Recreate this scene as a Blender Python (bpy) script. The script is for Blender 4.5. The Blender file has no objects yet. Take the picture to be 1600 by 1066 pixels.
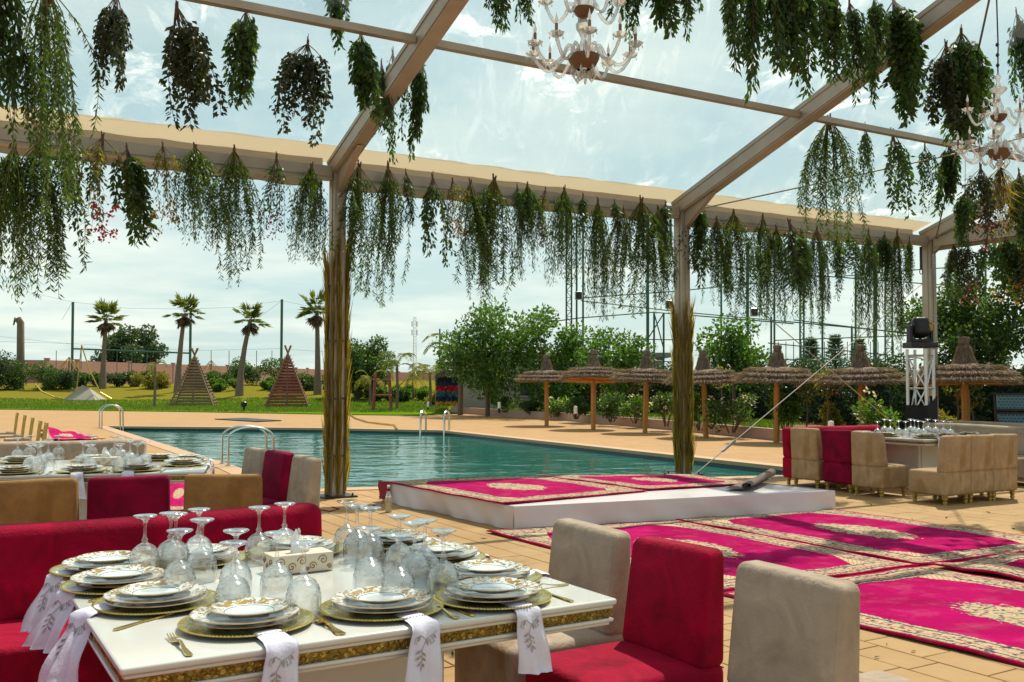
import bpy, math, random
import numpy as np
from mathutils import Vector, Matrix
from mathutils.geometry import tessellate_polygon
random.seed(7); RNG = np.random.default_rng(7)
R = math.radians
C = bpy.context.scene.collection
sc = bpy.context.scene
# ------------------------------------------------------------ camera, sky, sun, exposure
H = 1.4; F = 1525.0; PITCH = math.atan(64 / F)
cam_d = bpy.data.cameras.new('camera'); cam = bpy.data.objects.new('camera', cam_d); C.objects.link(cam)
cam_d.sensor_width = 36; cam_d.lens = 36 * F / 1600; cam_d.clip_end = 5000; cam_d.clip_start = .05
cam.location = (0, 0, H); cam.rotation_euler = (R(90) + PITCH, 0, 0); sc.camera = cam
SUN_EL, SUN_AZ = R(60), R(28)          # azimuth measured from +Y towards +X
w = bpy.data.worlds.new('World'); sc.world = w; w.use_nodes = True
nt = w.node_tree; nd = nt.nodes; lk = nt.links; nd.clear()
out = nd.new('ShaderNodeOutputWorld'); bg = nd.new('ShaderNodeBackground'); lk.new(bg.outputs[0], out.inputs[0])
sky = nd.new('ShaderNodeTexSky'); sky.sky_type = 'NISHITA'; sky.sun_disc = False
sky.sun_elevation = SUN_EL; sky.sun_rotation = SUN_AZ; sky.air_density = 1.0; sky.dust_density = 2.5; sky.ozone_density = 1.0
tc = nd.new('ShaderNodeTexCoord'); sep = nd.new('ShaderNodeSeparateXYZ'); lk.new(tc.outputs['Generated'], sep.inputs[0])
def wm(op, a, b=None, c=None):
    n = nd.new('ShaderNodeMath'); n.operation = op
    for i, s in enumerate((a, b, c)):
        if s is None: continue
        if hasattr(s, 'node'): lk.new(s, n.inputs[i])
        else: n.inputs[i].default_value = s
    return n.outputs[0]
zc = wm('MAXIMUM', wm('ADD', sep.outputs[2], .10), .04)
cx_, cy_ = wm('DIVIDE', sep.outputs[0], zc), wm('DIVIDE', sep.outputs[1], zc)
cv = nd.new('ShaderNodeCombineXYZ'); lk.new(cx_, cv.inputs[0]); lk.new(cy_, cv.inputs[1])
cn = nd.new('ShaderNodeTexNoise'); cn.inputs['Scale'].default_value = .62; cn.inputs['Detail'].default_value = 7; cn.inputs['Roughness'].default_value = .56
lk.new(cv.outputs[0], cn.inputs['Vector'])
cr = nd.new('ShaderNodeValToRGB'); cr.color_ramp.elements[0].position = .44; cr.color_ramp.elements[1].position = .62
lk.new(cn.outputs[0], cr.inputs[0])
veil = nd.new('ShaderNodeMixRGB'); lk.new(sky.outputs[0], veil.inputs[1]); veil.inputs[2].default_value = (7.0, 9.2, 9.9, 1); lk.new(wm('ADD', .24, wm('MULTIPLY', wm('POWER', wm('MAXIMUM', wm('SUBTRACT', 1.0, wm('ABSOLUTE', sep.outputs[2])), 0.0), 1.3), .42)), veil.inputs[0])
mixs = nd.new('ShaderNodeMixRGB'); lk.new(veil.outputs[0], mixs.inputs[1]); mixs.inputs[2].default_value = (11.5, 11.0, 10.2, 1)   # high thin cloud veil
lk.new(wm('ADD', wm('MULTIPLY', cr.outputs[0], .55), wm('MULTIPLY', wm('POWER', wm('MAXIMUM', wm('SUBTRACT', 1.0, wm('ABSOLUTE', sep.outputs[2])), 0.0), 5.0), .30)), mixs.inputs[0])
tint = nd.new('ShaderNodeMixRGB'); tint.blend_type = 'MULTIPLY'; tint.inputs[0].default_value = 1; tint.inputs[2].default_value = (.91, 1.0, .95, 1)
lk.new(mixs.outputs[0], tint.inputs[1]); lk.new(tint.outputs[0], bg.inputs[0]); bg.inputs[1].default_value = .09
sl = bpy.data.lights.new('sun', 'SUN'); sl.energy = 5.0; sl.angle = R(.6); sl.color = (1.0, .90, .74)
sun = bpy.data.objects.new('sun', sl); C.objects.link(sun)
sdir = Vector((math.cos(SUN_EL) * math.sin(SUN_AZ), math.cos(SUN_EL) * math.cos(SUN_AZ), math.sin(SUN_EL)))
sun.rotation_euler = sdir.to_track_quat('Z', 'Y').to_euler(); sun.location = sdir * 60
sc.view_settings.view_transform = 'Standard'; sc.view_settings.look = 'None'; sc.view_settings.exposure = 0.15
sc.view_settings.gamma = 1; sc.view_settings.use_curve_mapping = False
sc.render.engine = 'CYCLES'
cy = sc.cycles; cy.max_bounces = 10; cy.transparent_max_bounces = 16; cy.transmission_bounces = 8; cy.glossy_bounces = 4; cy.diffuse_bounces = 3
cy.use_denoising = True; cy.sample_clamp_indirect = 6; cy.caustics_refractive = False; cy.caustics_reflective = False

# ------------------------------------------------------------ survey helpers: photo measurements -> real positions
_rm = Matrix.Rotation(PITCH, 3, 'X')
def ray(px, py): return _rm @ Vector((px - 800, F, -(py - 533)))
def at(px, py, z=0.0):                      # point of the horizontal plane z
    d = ray(px, py); t = (z - H) / d.z
    return Vector((d.x * t, d.y * t, z))
def atd(px, py, Y):                         # point at depth Y
    d = ray(px, py); t = Y / d.y
    return Vector((d.x * t, Y, H + d.z * t))

# ------------------------------------------------------------ mesh builder
class MB:
    def __init__(s): s.v = []; s.f = []; s.uv = None
    def add(s, v, f):
        n = len(s.v); s.v.extend([tuple(p) for p in v]); s.f.extend([tuple(i + n for i in q) for q in f]); return s
    def box(s, c, size, rz=0.0, top=1.0):
        x, y, z = (k / 2 for k in size); ca, sa = math.cos(rz), math.sin(rz); v = []
        for dz in (-z, z):
            k = top if dz > 0 else 1
            for dx, dy in ((-x, -y), (x, -y), (x, y), (-x, y)):
                dx *= k; dy *= k; v.append((c[0] + dx * ca - dy * sa, c[1] + dx * sa + dy * ca, c[2] + dz))
        return s.add(v, [(0, 3, 2, 1), (4, 5, 6, 7), (0, 1, 5, 4), (1, 2, 6, 5), (2, 3, 7, 6), (3, 0, 4, 7)])
    def beam(s, a, b, wd, ht, up=(0, 0, 1)):
        a, b = Vector(a), Vector(b); d = (b - a).normalized(); sd = d.cross(Vector(up)).normalized(); u = sd.cross(d); v = []
        for p in (a, b):
            for i, j in ((-1, -1), (1, -1), (1, 1), (-1, 1)): v.append(p + sd * i * wd / 2 + u * j * ht / 2)
        return s.add(v, [(0, 3, 2, 1), (4, 5, 6, 7), (0, 1, 5, 4), (1, 2, 6, 5), (2, 3, 7, 6), (3, 0, 4, 7)])
    def tube(s, pts, r, n=6, cap=True):
        pts = [Vector(p) for p in pts]; m = len(pts); rr = r if hasattr(r, '__len__') else [r] * m
        v = []; f = []; ref = None
        for i, p in enumerate(pts):
            d = (pts[min(i + 1, m - 1)] - pts[max(i - 1, 0)]).normalized()
            if ref is None: ref = d.orthogonal().normalized()
            ref = (ref - d * ref.dot(d)); ref = ref.normalized() if ref.length > 1e-6 else d.orthogonal().normalized()
            q = d.cross(ref)
            for k in range(n):
                a = 2 * math.pi * k / n; v.append(p + (ref * math.cos(a) + q * math.sin(a)) * rr[i])
        for i in range(m - 1):
            for k in range(n):
                k2 = (k + 1) % n; f.append((i * n + k, i * n + k2, (i + 1) * n + k2, (i + 1) * n + k))
        if cap: f.append(tuple(range(n))[::-1]); f.append(tuple(range((m - 1) * n, m * n)))
        return s.add(v, f)
    def lathe(s, prof, n=24, c=(0, 0, 0), fn=None, closed=False):
        v = []; f = []; m = len(prof)
        for r, z in prof:
            for k in range(n):
                a = 2 * math.pi * k / n; q = r * (fn(a, z) if fn else 1); v.append((c[0] + q * math.cos(a), c[1] + q * math.sin(a), c[2] + z))
        for i in range(m - 1 + (1 if closed else 0)):
            j = (i + 1) % m
            for k in range(n):
                k2 = (k + 1) % n; f.append((i * n + k, i * n + k2, j * n + k2, j * n + k))
        return s.add(v, f)
    def prism(s, poly, z0, z1):
        n = len(poly); v = [(p[0], p[1], z0) for p in poly] + [(p[0], p[1], z1) for p in poly]
        return s.add(v, [tuple(range(n))[::-1], tuple(range(n, 2 * n))] + [(i, (i + 1) % n, (i + 1) % n + n, i + n) for i in range(n)])
    def rbox(s, c, size, r, fn=None, seg=4, div=3, M=None):     # rounded box; fn deforms local points
        h = [k / 2 for k in size]; r = min(r, *[k * .999 for k in h]); ax = []
        for k in h:
            arc = [k - r + r * math.tan(R(45) * i / seg) for i in range(seg + 1)]
            inner = [(-1 + 2 * (i + 1) / (div + 1)) * (k - r) for i in range(div)] if k - r > 1e-4 else []
            a = sorted(set([round(-q, 6) for q in arc] + [round(q, 6) for q in inner] + [round(q, 6) for q in arc])); ax.append(a)
        idx = {}; v = []; f = []
        def vert(q):
            key = tuple(round(t, 5) for t in q)
            if key in idx: return idx[key]
            inn = [max(-(h[i] - r), min(h[i] - r, q[i])) for i in range(3)]; d = Vector([q[i] - inn[i] for i in range(3)])
            p = Vector(inn) + (d.normalized() * r if d.length > 1e-9 else d)
            if fn: p = Vector(fn(p))
            p = p + Vector(c)
            if M is not None: p = M @ p
            idx[key] = len(v); v.append(p); return idx[key]
        for a in range(3):
            b, e = (a + 1) % 3, (a + 2) % 3
            for sg in (-1, 1):
                for i in range(len(ax[b]) - 1):
                    for j in range(len(ax[e]) - 1):
                        q = []
                        for di, dj in ((0, 0), (1, 0), (1, 1), (0, 1)):
                            t = [0, 0, 0]; t[a] = sg * h[a]; t[b] = ax[b][i + di]; t[e] = ax[e][j + dj]; q.append(vert(t))
                        f.append(tuple(q) if sg > 0 else tuple(q[::-1]))
        return s.add(v, f)
    def mesh(s, name, mat=None, smooth=False):
        me = bpy.data.meshes.new(name); me.from_pydata([tuple(p) for p in s.v], [], s.f)
        if mat: me.materials.append(mat)
        if smooth:
            me.polygons.foreach_set('use_smooth', [True] * len(me.polygons))
            if smooth != 2: me.set_sharp_from_angle(angle=R(38))
        me.update(); return me
    def build(s, name, mat, parent=None, smooth=False, loc=None, rz=None):
        return link(name, s.mesh(name, mat, smooth), parent, loc, rz)
def link(name, me, parent=None, loc=None, rz=None):
    o = bpy.data.objects.new(name, me); C.objects.link(o)
    if parent is not None: o.parent = parent
    if loc is not None: o.location = loc
    if rz is not None: o.rotation_euler = (0, 0, rz)
    return o
def tag(o, label=None, cat=None, group=None, kind=None):
    if label: o['label'] = label
    if cat: o['category'] = cat
    if group: o['group'] = group
    if kind: o['kind'] = kind
    return o
def thing(name, label, cat, loc=(0, 0, 0), rz=0.0, group=None):
    o = bpy.data.objects.new(name, None); C.objects.link(o); o.location = loc; o.rotation_euler = (0, 0, rz); o.empty_display_size = .1
    return tag(o, label, cat, group)
def copy(root, loc, rz=0.0, label=None, group=None, scale=None):
    def kids(o): return [x for x in CH.get(o.name, [])]
    r = root.copy(); C.objects.link(r); r.location = loc; r.rotation_euler = (0, 0, rz)
    if scale is not None: r.scale = scale
    if label: r['label'] = label
    if group: r['group'] = group
    for ch in list(root.children):
        c = ch.copy(); C.objects.link(c); c.parent = r
        for g in list(ch.children):
            d = g.copy(); C.objects.link(d); d.parent = c
    return r
CH = {}
def fast_mesh(name, V, Fq, mat, smooth=False):          # V (n,3), Fq (m,k)
    me = bpy.data.meshes.new(name); V = np.asarray(V, dtype=np.float32); Fq = np.asarray(Fq, dtype=np.int32); m, k = Fq.shape
    me.vertices.add(len(V)); me.vertices.foreach_set('co', V.ravel()); me.loops.add(m * k); me.loops.foreach_set('vertex_index', Fq.ravel())
    me.polygons.add(m); me.polygons.foreach_set('loop_start', np.arange(0, m * k, k, dtype=np.int32))
    me.polygons.foreach_set('loop_total', np.full(m, k, dtype=np.int32))
    if mat: me.materials.append(mat)
    me.update(calc_edges=True); return me
def leaf_arrays(P, D, L, W, fold=.25, rng=RNG):
    P = np.asarray(P, float); D = np.asarray(D, float); D /= np.linalg.norm(D, axis=1, keepdims=True) + 1e-9; n = len(P)
    rnd = rng.normal(size=(n, 3)); S = np.cross(D, rnd); S /= np.linalg.norm(S, axis=1, keepdims=True) + 1e-9; N = np.cross(S, D)
    L = np.broadcast_to(L, (n,))[:, None]; W = np.broadcast_to(W, (n,))[:, None]
    V = np.empty((n, 4, 3)); V[:, 0] = P; V[:, 1] = P + D * L * .45 + S * W * .5 + N * W * fold; V[:, 2] = P + D * L; V[:, 3] = P + D * L * .45 - S * W * .5 + N * W * fold
    return V.reshape(-1, 3), np.arange(n * 4).reshape(n, 4)
def leaves(name, P, D, L, W, mat, fold=.25):
    V, Q = leaf_arrays(P, D, L, W, fold); return fast_mesh(name, V, Q, mat)

# ------------------------------------------------------------ materials
class N:
    def __init__(s, name):
        s.m = bpy.data.materials.new(name); s.m.use_nodes = True; s.t = s.m.node_tree; s.n = s.t.nodes; s.l = s.t.links
        s.n.clear(); s.out = s.n.new('ShaderNodeOutputMaterial')
    def node(s, t, **kw):
        n = s.n.new(t)
        for k, v in kw.items(): setattr(n, k, v)
        return n
    def set(s, n, k, v):
        if hasattr(v, 'node'): s.l.new(v, n.inputs[k])
        elif isinstance(v, tuple) and len(v) == 3 and n.inputs[k].type == 'RGBA': n.inputs[k].default_value = (*v, 1)
        else: n.inputs[k].default_value = v
    def math(s, op, a, b=None, c=None, clamp=False):
        n = s.node('ShaderNodeMath', operation=op, use_clamp=clamp)
        for i, q in enumerate((a, b, c)):
            if q is not None: s.set(n, i, q)
        return n.outputs[0]
    def mix(s, f, a, b, mode='MIX'):
        n = s.node('ShaderNodeMixRGB', blend_type=mode); s.set(n, 0, f); s.set(n, 1, a); s.set(n, 2, b); return n.outputs[0]
    def coord(s, kind='Object'): return s.node('ShaderNodeTexCoord').outputs[kind]
    def pos(s): return s.node('ShaderNodeNewGeometry').outputs['Position']
    def noise(s, scale, detail=4, rough=.55, vec=None, col=False, dist=0):
        n = s.node('ShaderNodeTexNoise'); n.inputs['Scale'].default_value = scale; n.inputs['Detail'].default_value = detail
        n.inputs['Roughness'].default_value = rough; n.inputs['Distortion'].default_value = dist
        s.l.new(vec if vec is not None else s.pos(), n.inputs['Vector']); return n.outputs[1 if col else 0]
    def vor(s, scale, vec=None, feature='F1', o='Distance'):
        n = s.node('ShaderNodeTexVoronoi', feature=feature); n.inputs['Scale'].default_value = scale
        s.l.new(vec if vec is not None else s.pos(), n.inputs['Vector']); return n.outputs[o]
    def ramp(s, f, *st, mode='LINEAR'):
        n = s.node('ShaderNodeValToRGB'); e = n.color_ramp.elements; n.color_ramp.interpolation = mode
        while len(e) < len(st): e.new(.5)
        for i, (p, c) in enumerate(st): e[i].position = p; e[i].color = (*c, 1) if isinstance(c, tuple) else (c, c, c, 1)
        s.set(n, 0, f); return n.outputs[0]
    def vscale(s, v, x, y, z):
        n = s.node('ShaderNodeVectorMath', operation='MULTIPLY'); s.l.new(v, n.inputs[0]); n.inputs[1].default_value = (x, y, z); return n.outputs[0]
    def bump(s, h, st=.3, dist=.01):
        n = s.node('ShaderNodeBump'); n.inputs['Strength'].default_value = st; n.inputs['Distance'].default_value = dist; s.l.new(h, n.inputs['Height']); return n.outputs[0]
    def bsdf(s, col, rough=.5, metal=0., nrm=None, **kw):
        n = s.node('ShaderNodeBsdfPrincipled'); s.set(n, 'Base Color', col); s.set(n, 'Roughness', rough); s.set(n, 'Metallic', metal)
        if nrm is not None: s.l.new(nrm, n.inputs['Normal'])
        for k, v in kw.items(): s.set(n, k.replace('_', ' '), v)
        return n.outputs[0]
    def mixs(s, f, a, b):
        n = s.node('ShaderNodeMixShader'); s.set(n, 0, f); s.l.new(a, n.inputs[1]); s.l.new(b, n.inputs[2]); return n.outputs[0]
    def end(s, sh): s.l.new(sh, s.out.inputs[0]); return s.m
    def island(s): return s.node('ShaderNodeNewGeometry').outputs['Random Per Island']
    def orand(s): return s.node('ShaderNodeObjectInfo').outputs['Random']
def dark(c, k): return tuple(x * k for x in c)
def simple(name, c, rough=.5, metal=0., var=.2, scale=6, bump=.0, bscale=40, obj=False, **kw):
    m = N(name); v = m.coord() if obj else m.pos(); n = m.noise(scale, 5, .6, v)
    col = m.mix(n, dark(c, 1 - var), tuple(min(1, x * (1 + var)) for x in c)); nr = m.bump(m.noise(bscale, 4, .6, v), bump, .005) if bump else None
    return m.end(m.bsdf(col, rough, metal, nr, **kw))
def leafmat(name, c1, c2, trans=.45, rough=.45):
    m = N(name); col = m.mix(m.island(), c1, c2); big = m.noise(2.5, 2); col = m.mix(m.ramp(big, (.35, 0.), (.7, 1.)), m.mix(1., col, (.72, .72, .8), 'MULTIPLY'), col)
    b = m.bsdf(col, rough); t = m.node('ShaderNodeBsdfTranslucent'); tcx = m.mix(1., col, (1.9, 1.9, .8), 'MULTIPLY'); m.set(t, 0, tcx)
    return m.end(m.mixs(trans, b, t.outputs[0]))
def velvet(name, c, stain=None, var=.25):
    m = N(name); v = m.coord(); n1 = m.noise(5, 4, .6, v, dist=.8); n2 = m.noise(90, 3, .6, v)
    col = m.mix(m.ramp(n1, (.3, 0.), (.7, 1.)), dark(c, 1 - var), tuple(min(1, x * (1 + var)) for x in c))
    if stain:
        s_ = m.ramp(m.noise(3.4, 4, .6, m.vscale(v, 1, 1, .45), dist=.7), (.52, 0.), (.62, 1.)); col = m.mix(m.math('MULTIPLY', s_, .6), col, stain); s2 = m.ramp(m.noise(11, 3, .6, v, dist=1.5), (.5, 0.), (.75, 1.)); col = m.mix(m.math('MULTIPLY', s2, .25), col, dark(c, 1.35))
    b = m.math('ADD', m.math('MULTIPLY', n2, .4), m.math('MULTIPLY', n1, .8))
    return m.end(m.bsdf(col, .82, 0., m.bump(b, .5, .018), Sheen_Weight=.12, Sheen_Roughness=.4, Sheen_Tint=tuple(min(1, x * 1.5) for x in c), Specular_IOR_Level=.15))
def glassmat(name, tint=(1, 1, 1), tr=.45, rough=.0, ior=1.5):
    m = N(name); g = m.node('ShaderNodeBsdfGlass'); m.set(g, 'Color', tint); m.set(g, 'Roughness', rough); m.set(g, 'IOR', ior)
    t = m.node('ShaderNodeBsdfTransparent'); m.set(t, 0, tint); return m.end(m.mixs(tr, g.outputs[0], t.outputs[0]))
M = {}
M['alu'] = simple('weathered_aluminium', (.40, .345, .28), .45, .3, .28, 3, .12, 30)
M['alu_b'] = simple('bright_aluminium', (.62, .61, .60), .32, .8, .1, 3)
M['steel'] = simple('polished_steel', (.62, .60, .56), .16, 1., .08, 5)
M['dark_m'] = simple('black_metal', (.02, .02, .022), .4, .4, .2, 9)
M['green_m'] = simple('green_painted_steel', (.035, .11, .075), .5, .2, .25, 2)
M['gold'] = simple('gold_metal', (.78, .56, .18), .22, 1., .1, 20)
M['gold_w'] = simple('gold_painted_wood', (.42, .30, .07), .38, .5, .25, 20)
M['red'] = velvet('red_velvet', (.29, .0005, .024), var=.4)
M['magenta'] = velvet('wine_velvet', (.18, .0004, .026), var=.45)
M['beige'] = velvet('beige_velvet', (.34, .265, .185), (.26, .20, .09), .15)
M['taupe'] = velvet('taupe_velvet', (.37, .288, .222), (.25, .155, .08), .25)
M['tan'] = velvet('tan_suede', (.27, .145, .055), (.17, .08, .02), .25)
M['sand'] = velvet('sand_velvet', (.38, .26, .15), (.25, .14, .05), .2)
M['white_l'] = simple('white_lacquer', (.64, .63, .60), .16, 0., .05, 3, Coat_Weight=.4)
M['porcelain'] = simple('porcelain', (.78, .80, .80), .08, 0., .03, 3, obj=True)
M['linen'] = simple('white_linen', (.68, .66, .82), .85, 0., .06, 14, .35, 120, obj=True)
M['silver_t'] = simple('silver_thread', (.36, .34, .33), .4, .5, .2, 80, obj=True)
m = N('crystal_glass'); lw = m.node('ShaderNodeLayerWeight'); lw.inputs[0].default_value = .5; fc_ = lw.outputs['Facing']
t_ = m.node('ShaderNodeBsdfTransparent'); m.set(t_, 0, m.ramp(fc_, (.0, (.985, .99, .99)), (.66, (.97, .98, .98)), (.93, (.55, .59, .59)), (1., (.30, .33, .33)))); g_ = m.node('ShaderNodeBsdfGlossy'); m.set(g_, 'Roughness', .11); m.set(g_, 0, (.95, .97, 1))
rf_ = m.node('ShaderNodeBsdfRefraction'); m.set(rf_, 'IOR', 1.25); m.set(rf_, 'Roughness', .03)
M['crystal'] = m.end(m.mixs(m.ramp(fc_, (0., .09), (.6, .26), (1., .85)), m.mixs(.12, t_.outputs[0], rf_.outputs[0]), g_.outputs[0]))
M['film_white'] = simple('white_sheeting', (.62, .555, .56), .34, 0., .14, 2.5, 1.0, 3.5)
M['cord'] = simple('string', (.10, .08, .05), .8)
M['cable'] = simple('steel_cable', (.20, .19, .17), .5, .5)
M['strap'] = simple('grey_webbing', (.34, .32, .28), .7)
M['bark'] = simple('bark', (.14, .095, .06), .9, 0, .35, 8, .8, 25)
M['stem'] = simple('cut_stem', (.10, .055, .03), .8, 0, .3, 20)
M['palmbark'] = simple('palm_bark', (.17, .125, .09), .95, 0, .4, 4, .9, 14)
M['wood_pole'] = simple('orange_stained_wood', (.46, .22, .055), .7, 0, .25, 5, .4, 20)
M['wood_slat'] = simple('weathered_wood', (.24, .15, .095), .8, 0, .35, 4, .4, 20)
M['wood_red'] = simple('red_stained_wood', (.26, .075, .055), .8, 0, .35, 4, .4, 20)
M['pinkwall'] = simple('pink_render', (.40, .205, .165), .9, 0, .1, .6, .2, 8)
M['kerb'] = simple('pink_kerb_render', (.42, .27, .21), .9, 0, .15, 2, .3, 20)
M['black_cloth'] = simple('black_cloth', (.012, .012, .013), .95, 0, .2, 9, .3, 30)
M['paper'] = simple('tissue_paper', (.8, .8, .79), .9, 0, .03, 9, .3, 40, obj=True)
M['box_w'] = simple('cream_card', (.62, .53, .42), .6, 0, .06, 9, obj=True)
M['box_g'] = simple('bronze_scroll_print', (.22, .13, .035), .45, .3, .2, 30, obj=True)
m = N('chandelier_glass'); lw = m.node('ShaderNodeLayerWeight'); lw.inputs[0].default_value = .5; fc_ = lw.outputs['Facing']; t_ = m.node('ShaderNodeBsdfTransparent'); m.set(t_, 0, m.ramp(fc_, (0., (.93, .94, .93)), (1., (.55, .52, .48)))); tl_ = m.node('ShaderNodeBsdfTranslucent'); m.set(tl_, 0, (.95, .88, .80)); g_ = m.node('ShaderNodeBsdfGlossy'); m.set(g_, 'Roughness', .08)
M['chand'] = m.end(m.mixs(m.ramp(fc_, (0., .15), (1., .7)), m.mixs(.30, t_.outputs[0], tl_.outputs[0]), g_.outputs[0]))
M['candle'] = simple('brown_candle_sleeve', (.20, .11, .07), .5)
M['bulb'] = simple('frosted_bulb_glass', (.85, .84, .80), .15, 0, .03)
M['gilt'] = simple('gilt_bowl', (.15, .085, .05), .4, .3, .2, 20)
M['flower_p'] = leafmat('magenta_bracts', (.42, .01, .09), (.55, .04, .16), .4)
M['flower_y'] = leafmat('yellow_blossom', (.55, .36, .03), (.6, .28, .05), .4)
M['flower_w'] = leafmat('white_blossom', (.7, .68, .6), (.75, .6, .55), .4)
# foliage
M['lf_dark'] = leafmat('dark_leaf', (.030, .045, .022), (.060, .075, .030), .38)
M['lf_mid'] = leafmat('mid_green_leaf', (.035, .085, .020), (.085, .15, .030), .45)
M['lf_willow'] = leafmat('pepper_tree_leaf', (.040, .095, .022), (.115, .19, .035), .5)
M['lf_fresh'] = leafmat('fresh_leaf', (.06, .14, .02), (.12, .22, .03), .5)
M['lf_tree'] = leafmat('tree_leaf', (.04, .11, .015), (.10, .20, .03), .48)
M['lf_far'] = leafmat('far_tree_leaf', (.045, .09, .04), (.08, .13, .05), .3)
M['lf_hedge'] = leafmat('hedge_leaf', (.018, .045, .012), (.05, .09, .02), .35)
M['lf_yellow'] = leafmat('yellow_stalks', (.42, .27, .02), (.50, .38, .05), .4)
M['lf_ygreen'] = leafmat('yellowing_leaf', (.16, .17, .02), (.26, .22, .04), .45)
M['lf_palm'] = leafmat('palm_leaf', (.07, .12, .02), (.17, .19, .03), .4)
M['lf_deadpalm'] = leafmat('dead_palm_leaf', (.10, .07, .045), (.17, .12, .06), .2)
M['frond'] = leafmat('dried_frond', (.20, .15, .022), (.42, .33, .07), .45)
M['thatch'] = leafmat('thatch_straw', (.17, .115, .08), (.38, .28, .19), .15, .9)
M['grass'] = leafmat('grass_blade', (.07, .16, .012), (.16, .22, .02), .4)
m = N('thatch_base'); v = m.coord(); n_ = m.noise(30, 4, .7, m.vscale(v, 1, 1, .3)); M['thatch_b'] = m.end(m.bsdf(m.ramp(n_, (.3, (.09, .062, .046)), (.7, (.28, .20, .145))), .95, 0, m.bump(n_, .8, .03)))
# beige PVC strips, slightly translucent
m = N('beige_pvc'); n_ = m.noise(1.3, 3); col = m.mix(n_, (.56, .50, .39), (.64, .57, .45)); b = m.bsdf(col, .55); t = m.node('ShaderNodeBsdfTranslucent'); m.set(t, 0, m.mix(1., col, (1.05, 1.0, .86), 'MULTIPLY'))
M['pvc'] = m.end(m.mixs(.42, b, t.outputs[0]))
# clear roof film with dusty streaks, creases and glare painted in as translucent blobs
m = N('clear_roof_film'); v = m.pos(); tr = m.node('ShaderNodeBsdfTransparent'); m.set(tr, 0, (.90, .955, .955)); gl = m.node('ShaderNodeBsdfGlossy'); m.set(gl, 'Roughness', .12)
df = m.node('ShaderNodeBsdfTranslucent'); m.set(df, 0, (.9, .9, .86))
st = m.noise(1.1, 8, .72, m.vscale(v, 3.2, .8, 1), dist=1.2); st2 = m.noise(9, 6, .7, m.vscale(v, 4, .35, 1), dist=.6)
dust_glare = m.math('ADD', m.math('MULTIPLY', m.ramp(st, (.50, 0.), (.74, 1.)), .22), m.math('MULTIPLY', m.ramp(st2, (.62, 0.), (.74, 1.)), .28))
patch = m.ramp(m.noise(.42, 3, .5), (.45, 0.), (.62, 1.)); glr = m.math('MULTIPLY', m.ramp(m.noise(.8, 5, .7, dist=1.0), (.57, 0.), (.72, 1.)), m.math('ADD', .2, m.math('MULTIPLY', st, .7))); dust_glare = m.math('ADD', dust_glare, m.math('MULTIPLY', glr, 1.1)); dust_glare = m.math('ADD', .035, m.math('MULTIPLY', dust_glare, m.math('ADD', .25, patch)), clamp=True)
fr = m.node('ShaderNodeFresnel'); m.set(fr, 0, 1.38); m.l.new(m.bump(st, .25, .05), fr.inputs['Normal']); m.l.new(m.bump(st2, .3, .03), gl.inputs['Normal'])
M['film'] = m.end(m.mixs(dust_glare, m.mixs(fr.outputs[0], tr.outputs[0], gl.outputs[0]), df.outputs[0]))
# paving
def paving(name, joints):
    m = N(name); v = m.pos(); base = (.375, .218, .088); n1 = m.noise(.5, 4, .6); n2 = m.noise(14, 5, .7); n3 = m.noise(2.2, 5, .65)
    col = m.mix(n1, dark(base, .82), dark(base, 1.14)); col = m.mix(m.ramp(n3, (.42, 0.), (.62, .55)), col, (.43, .27, .125))
    rnd = m.math('FRACT', m.math('ADD', m.island(), m.orand())); col = m.mix(m.math('MULTIPLY', rnd, .5 if joints else .0), col, m.mix(rnd, (.30, .155, .06), (.45, .295, .13)))
    col = m.mix(m.math('MULTIPLY', m.ramp(n2, (.55, 0.), (.75, 1.)), .3), col, (.30, .18, .10))
    stn = m.ramp(m.noise(.9, 6, .7, dist=.5), (.60, 0.), (.72, 1.)); col = m.mix(m.math('MULTIPLY', stn, .42), col, (.26, .16, .10))
    h = m.math('ADD', n2, m.math('MULTIPLY', n3, .8)); return m, col, h
m, col, h = paving('sandstone_paving', True); M['slab'] = m.end(m.bsdf(col, .66, 0, m.bump(h, .45, .008), Specular_IOR_Level=.25))
m, col, h = paving('paving_far', False)
rot = m.node('ShaderNodeMapping'); m.l.new(m.pos(), rot.inputs[0]); rot.inputs['Rotation'].default_value = (0, 0, R(57))
br = m.node('ShaderNodeTexBrick'); m.l.new(rot.outputs[0], br.inputs['Vector']); br.inputs['Scale'].default_value = 1; br.inputs['Brick Width'].default_value = .46; br.inputs['Row Height'].default_value = .31
br.inputs['Mortar Size'].default_value = .008; br.inputs['Mortar Smooth'].default_value = .3
col = m.mix(m.math('MULTIPLY', br.outputs['Fac'], .45), col, (.24, .15, .09)); M['deck'] = m.end(m.bsdf(col, .7, 0, m.bump(h, .25, .006), Specular_IOR_Level=.2))
M['grout'] = simple('sandy_grout', (.22, .13, .075), .9, 0, .2, 8, .4, 60)
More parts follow.
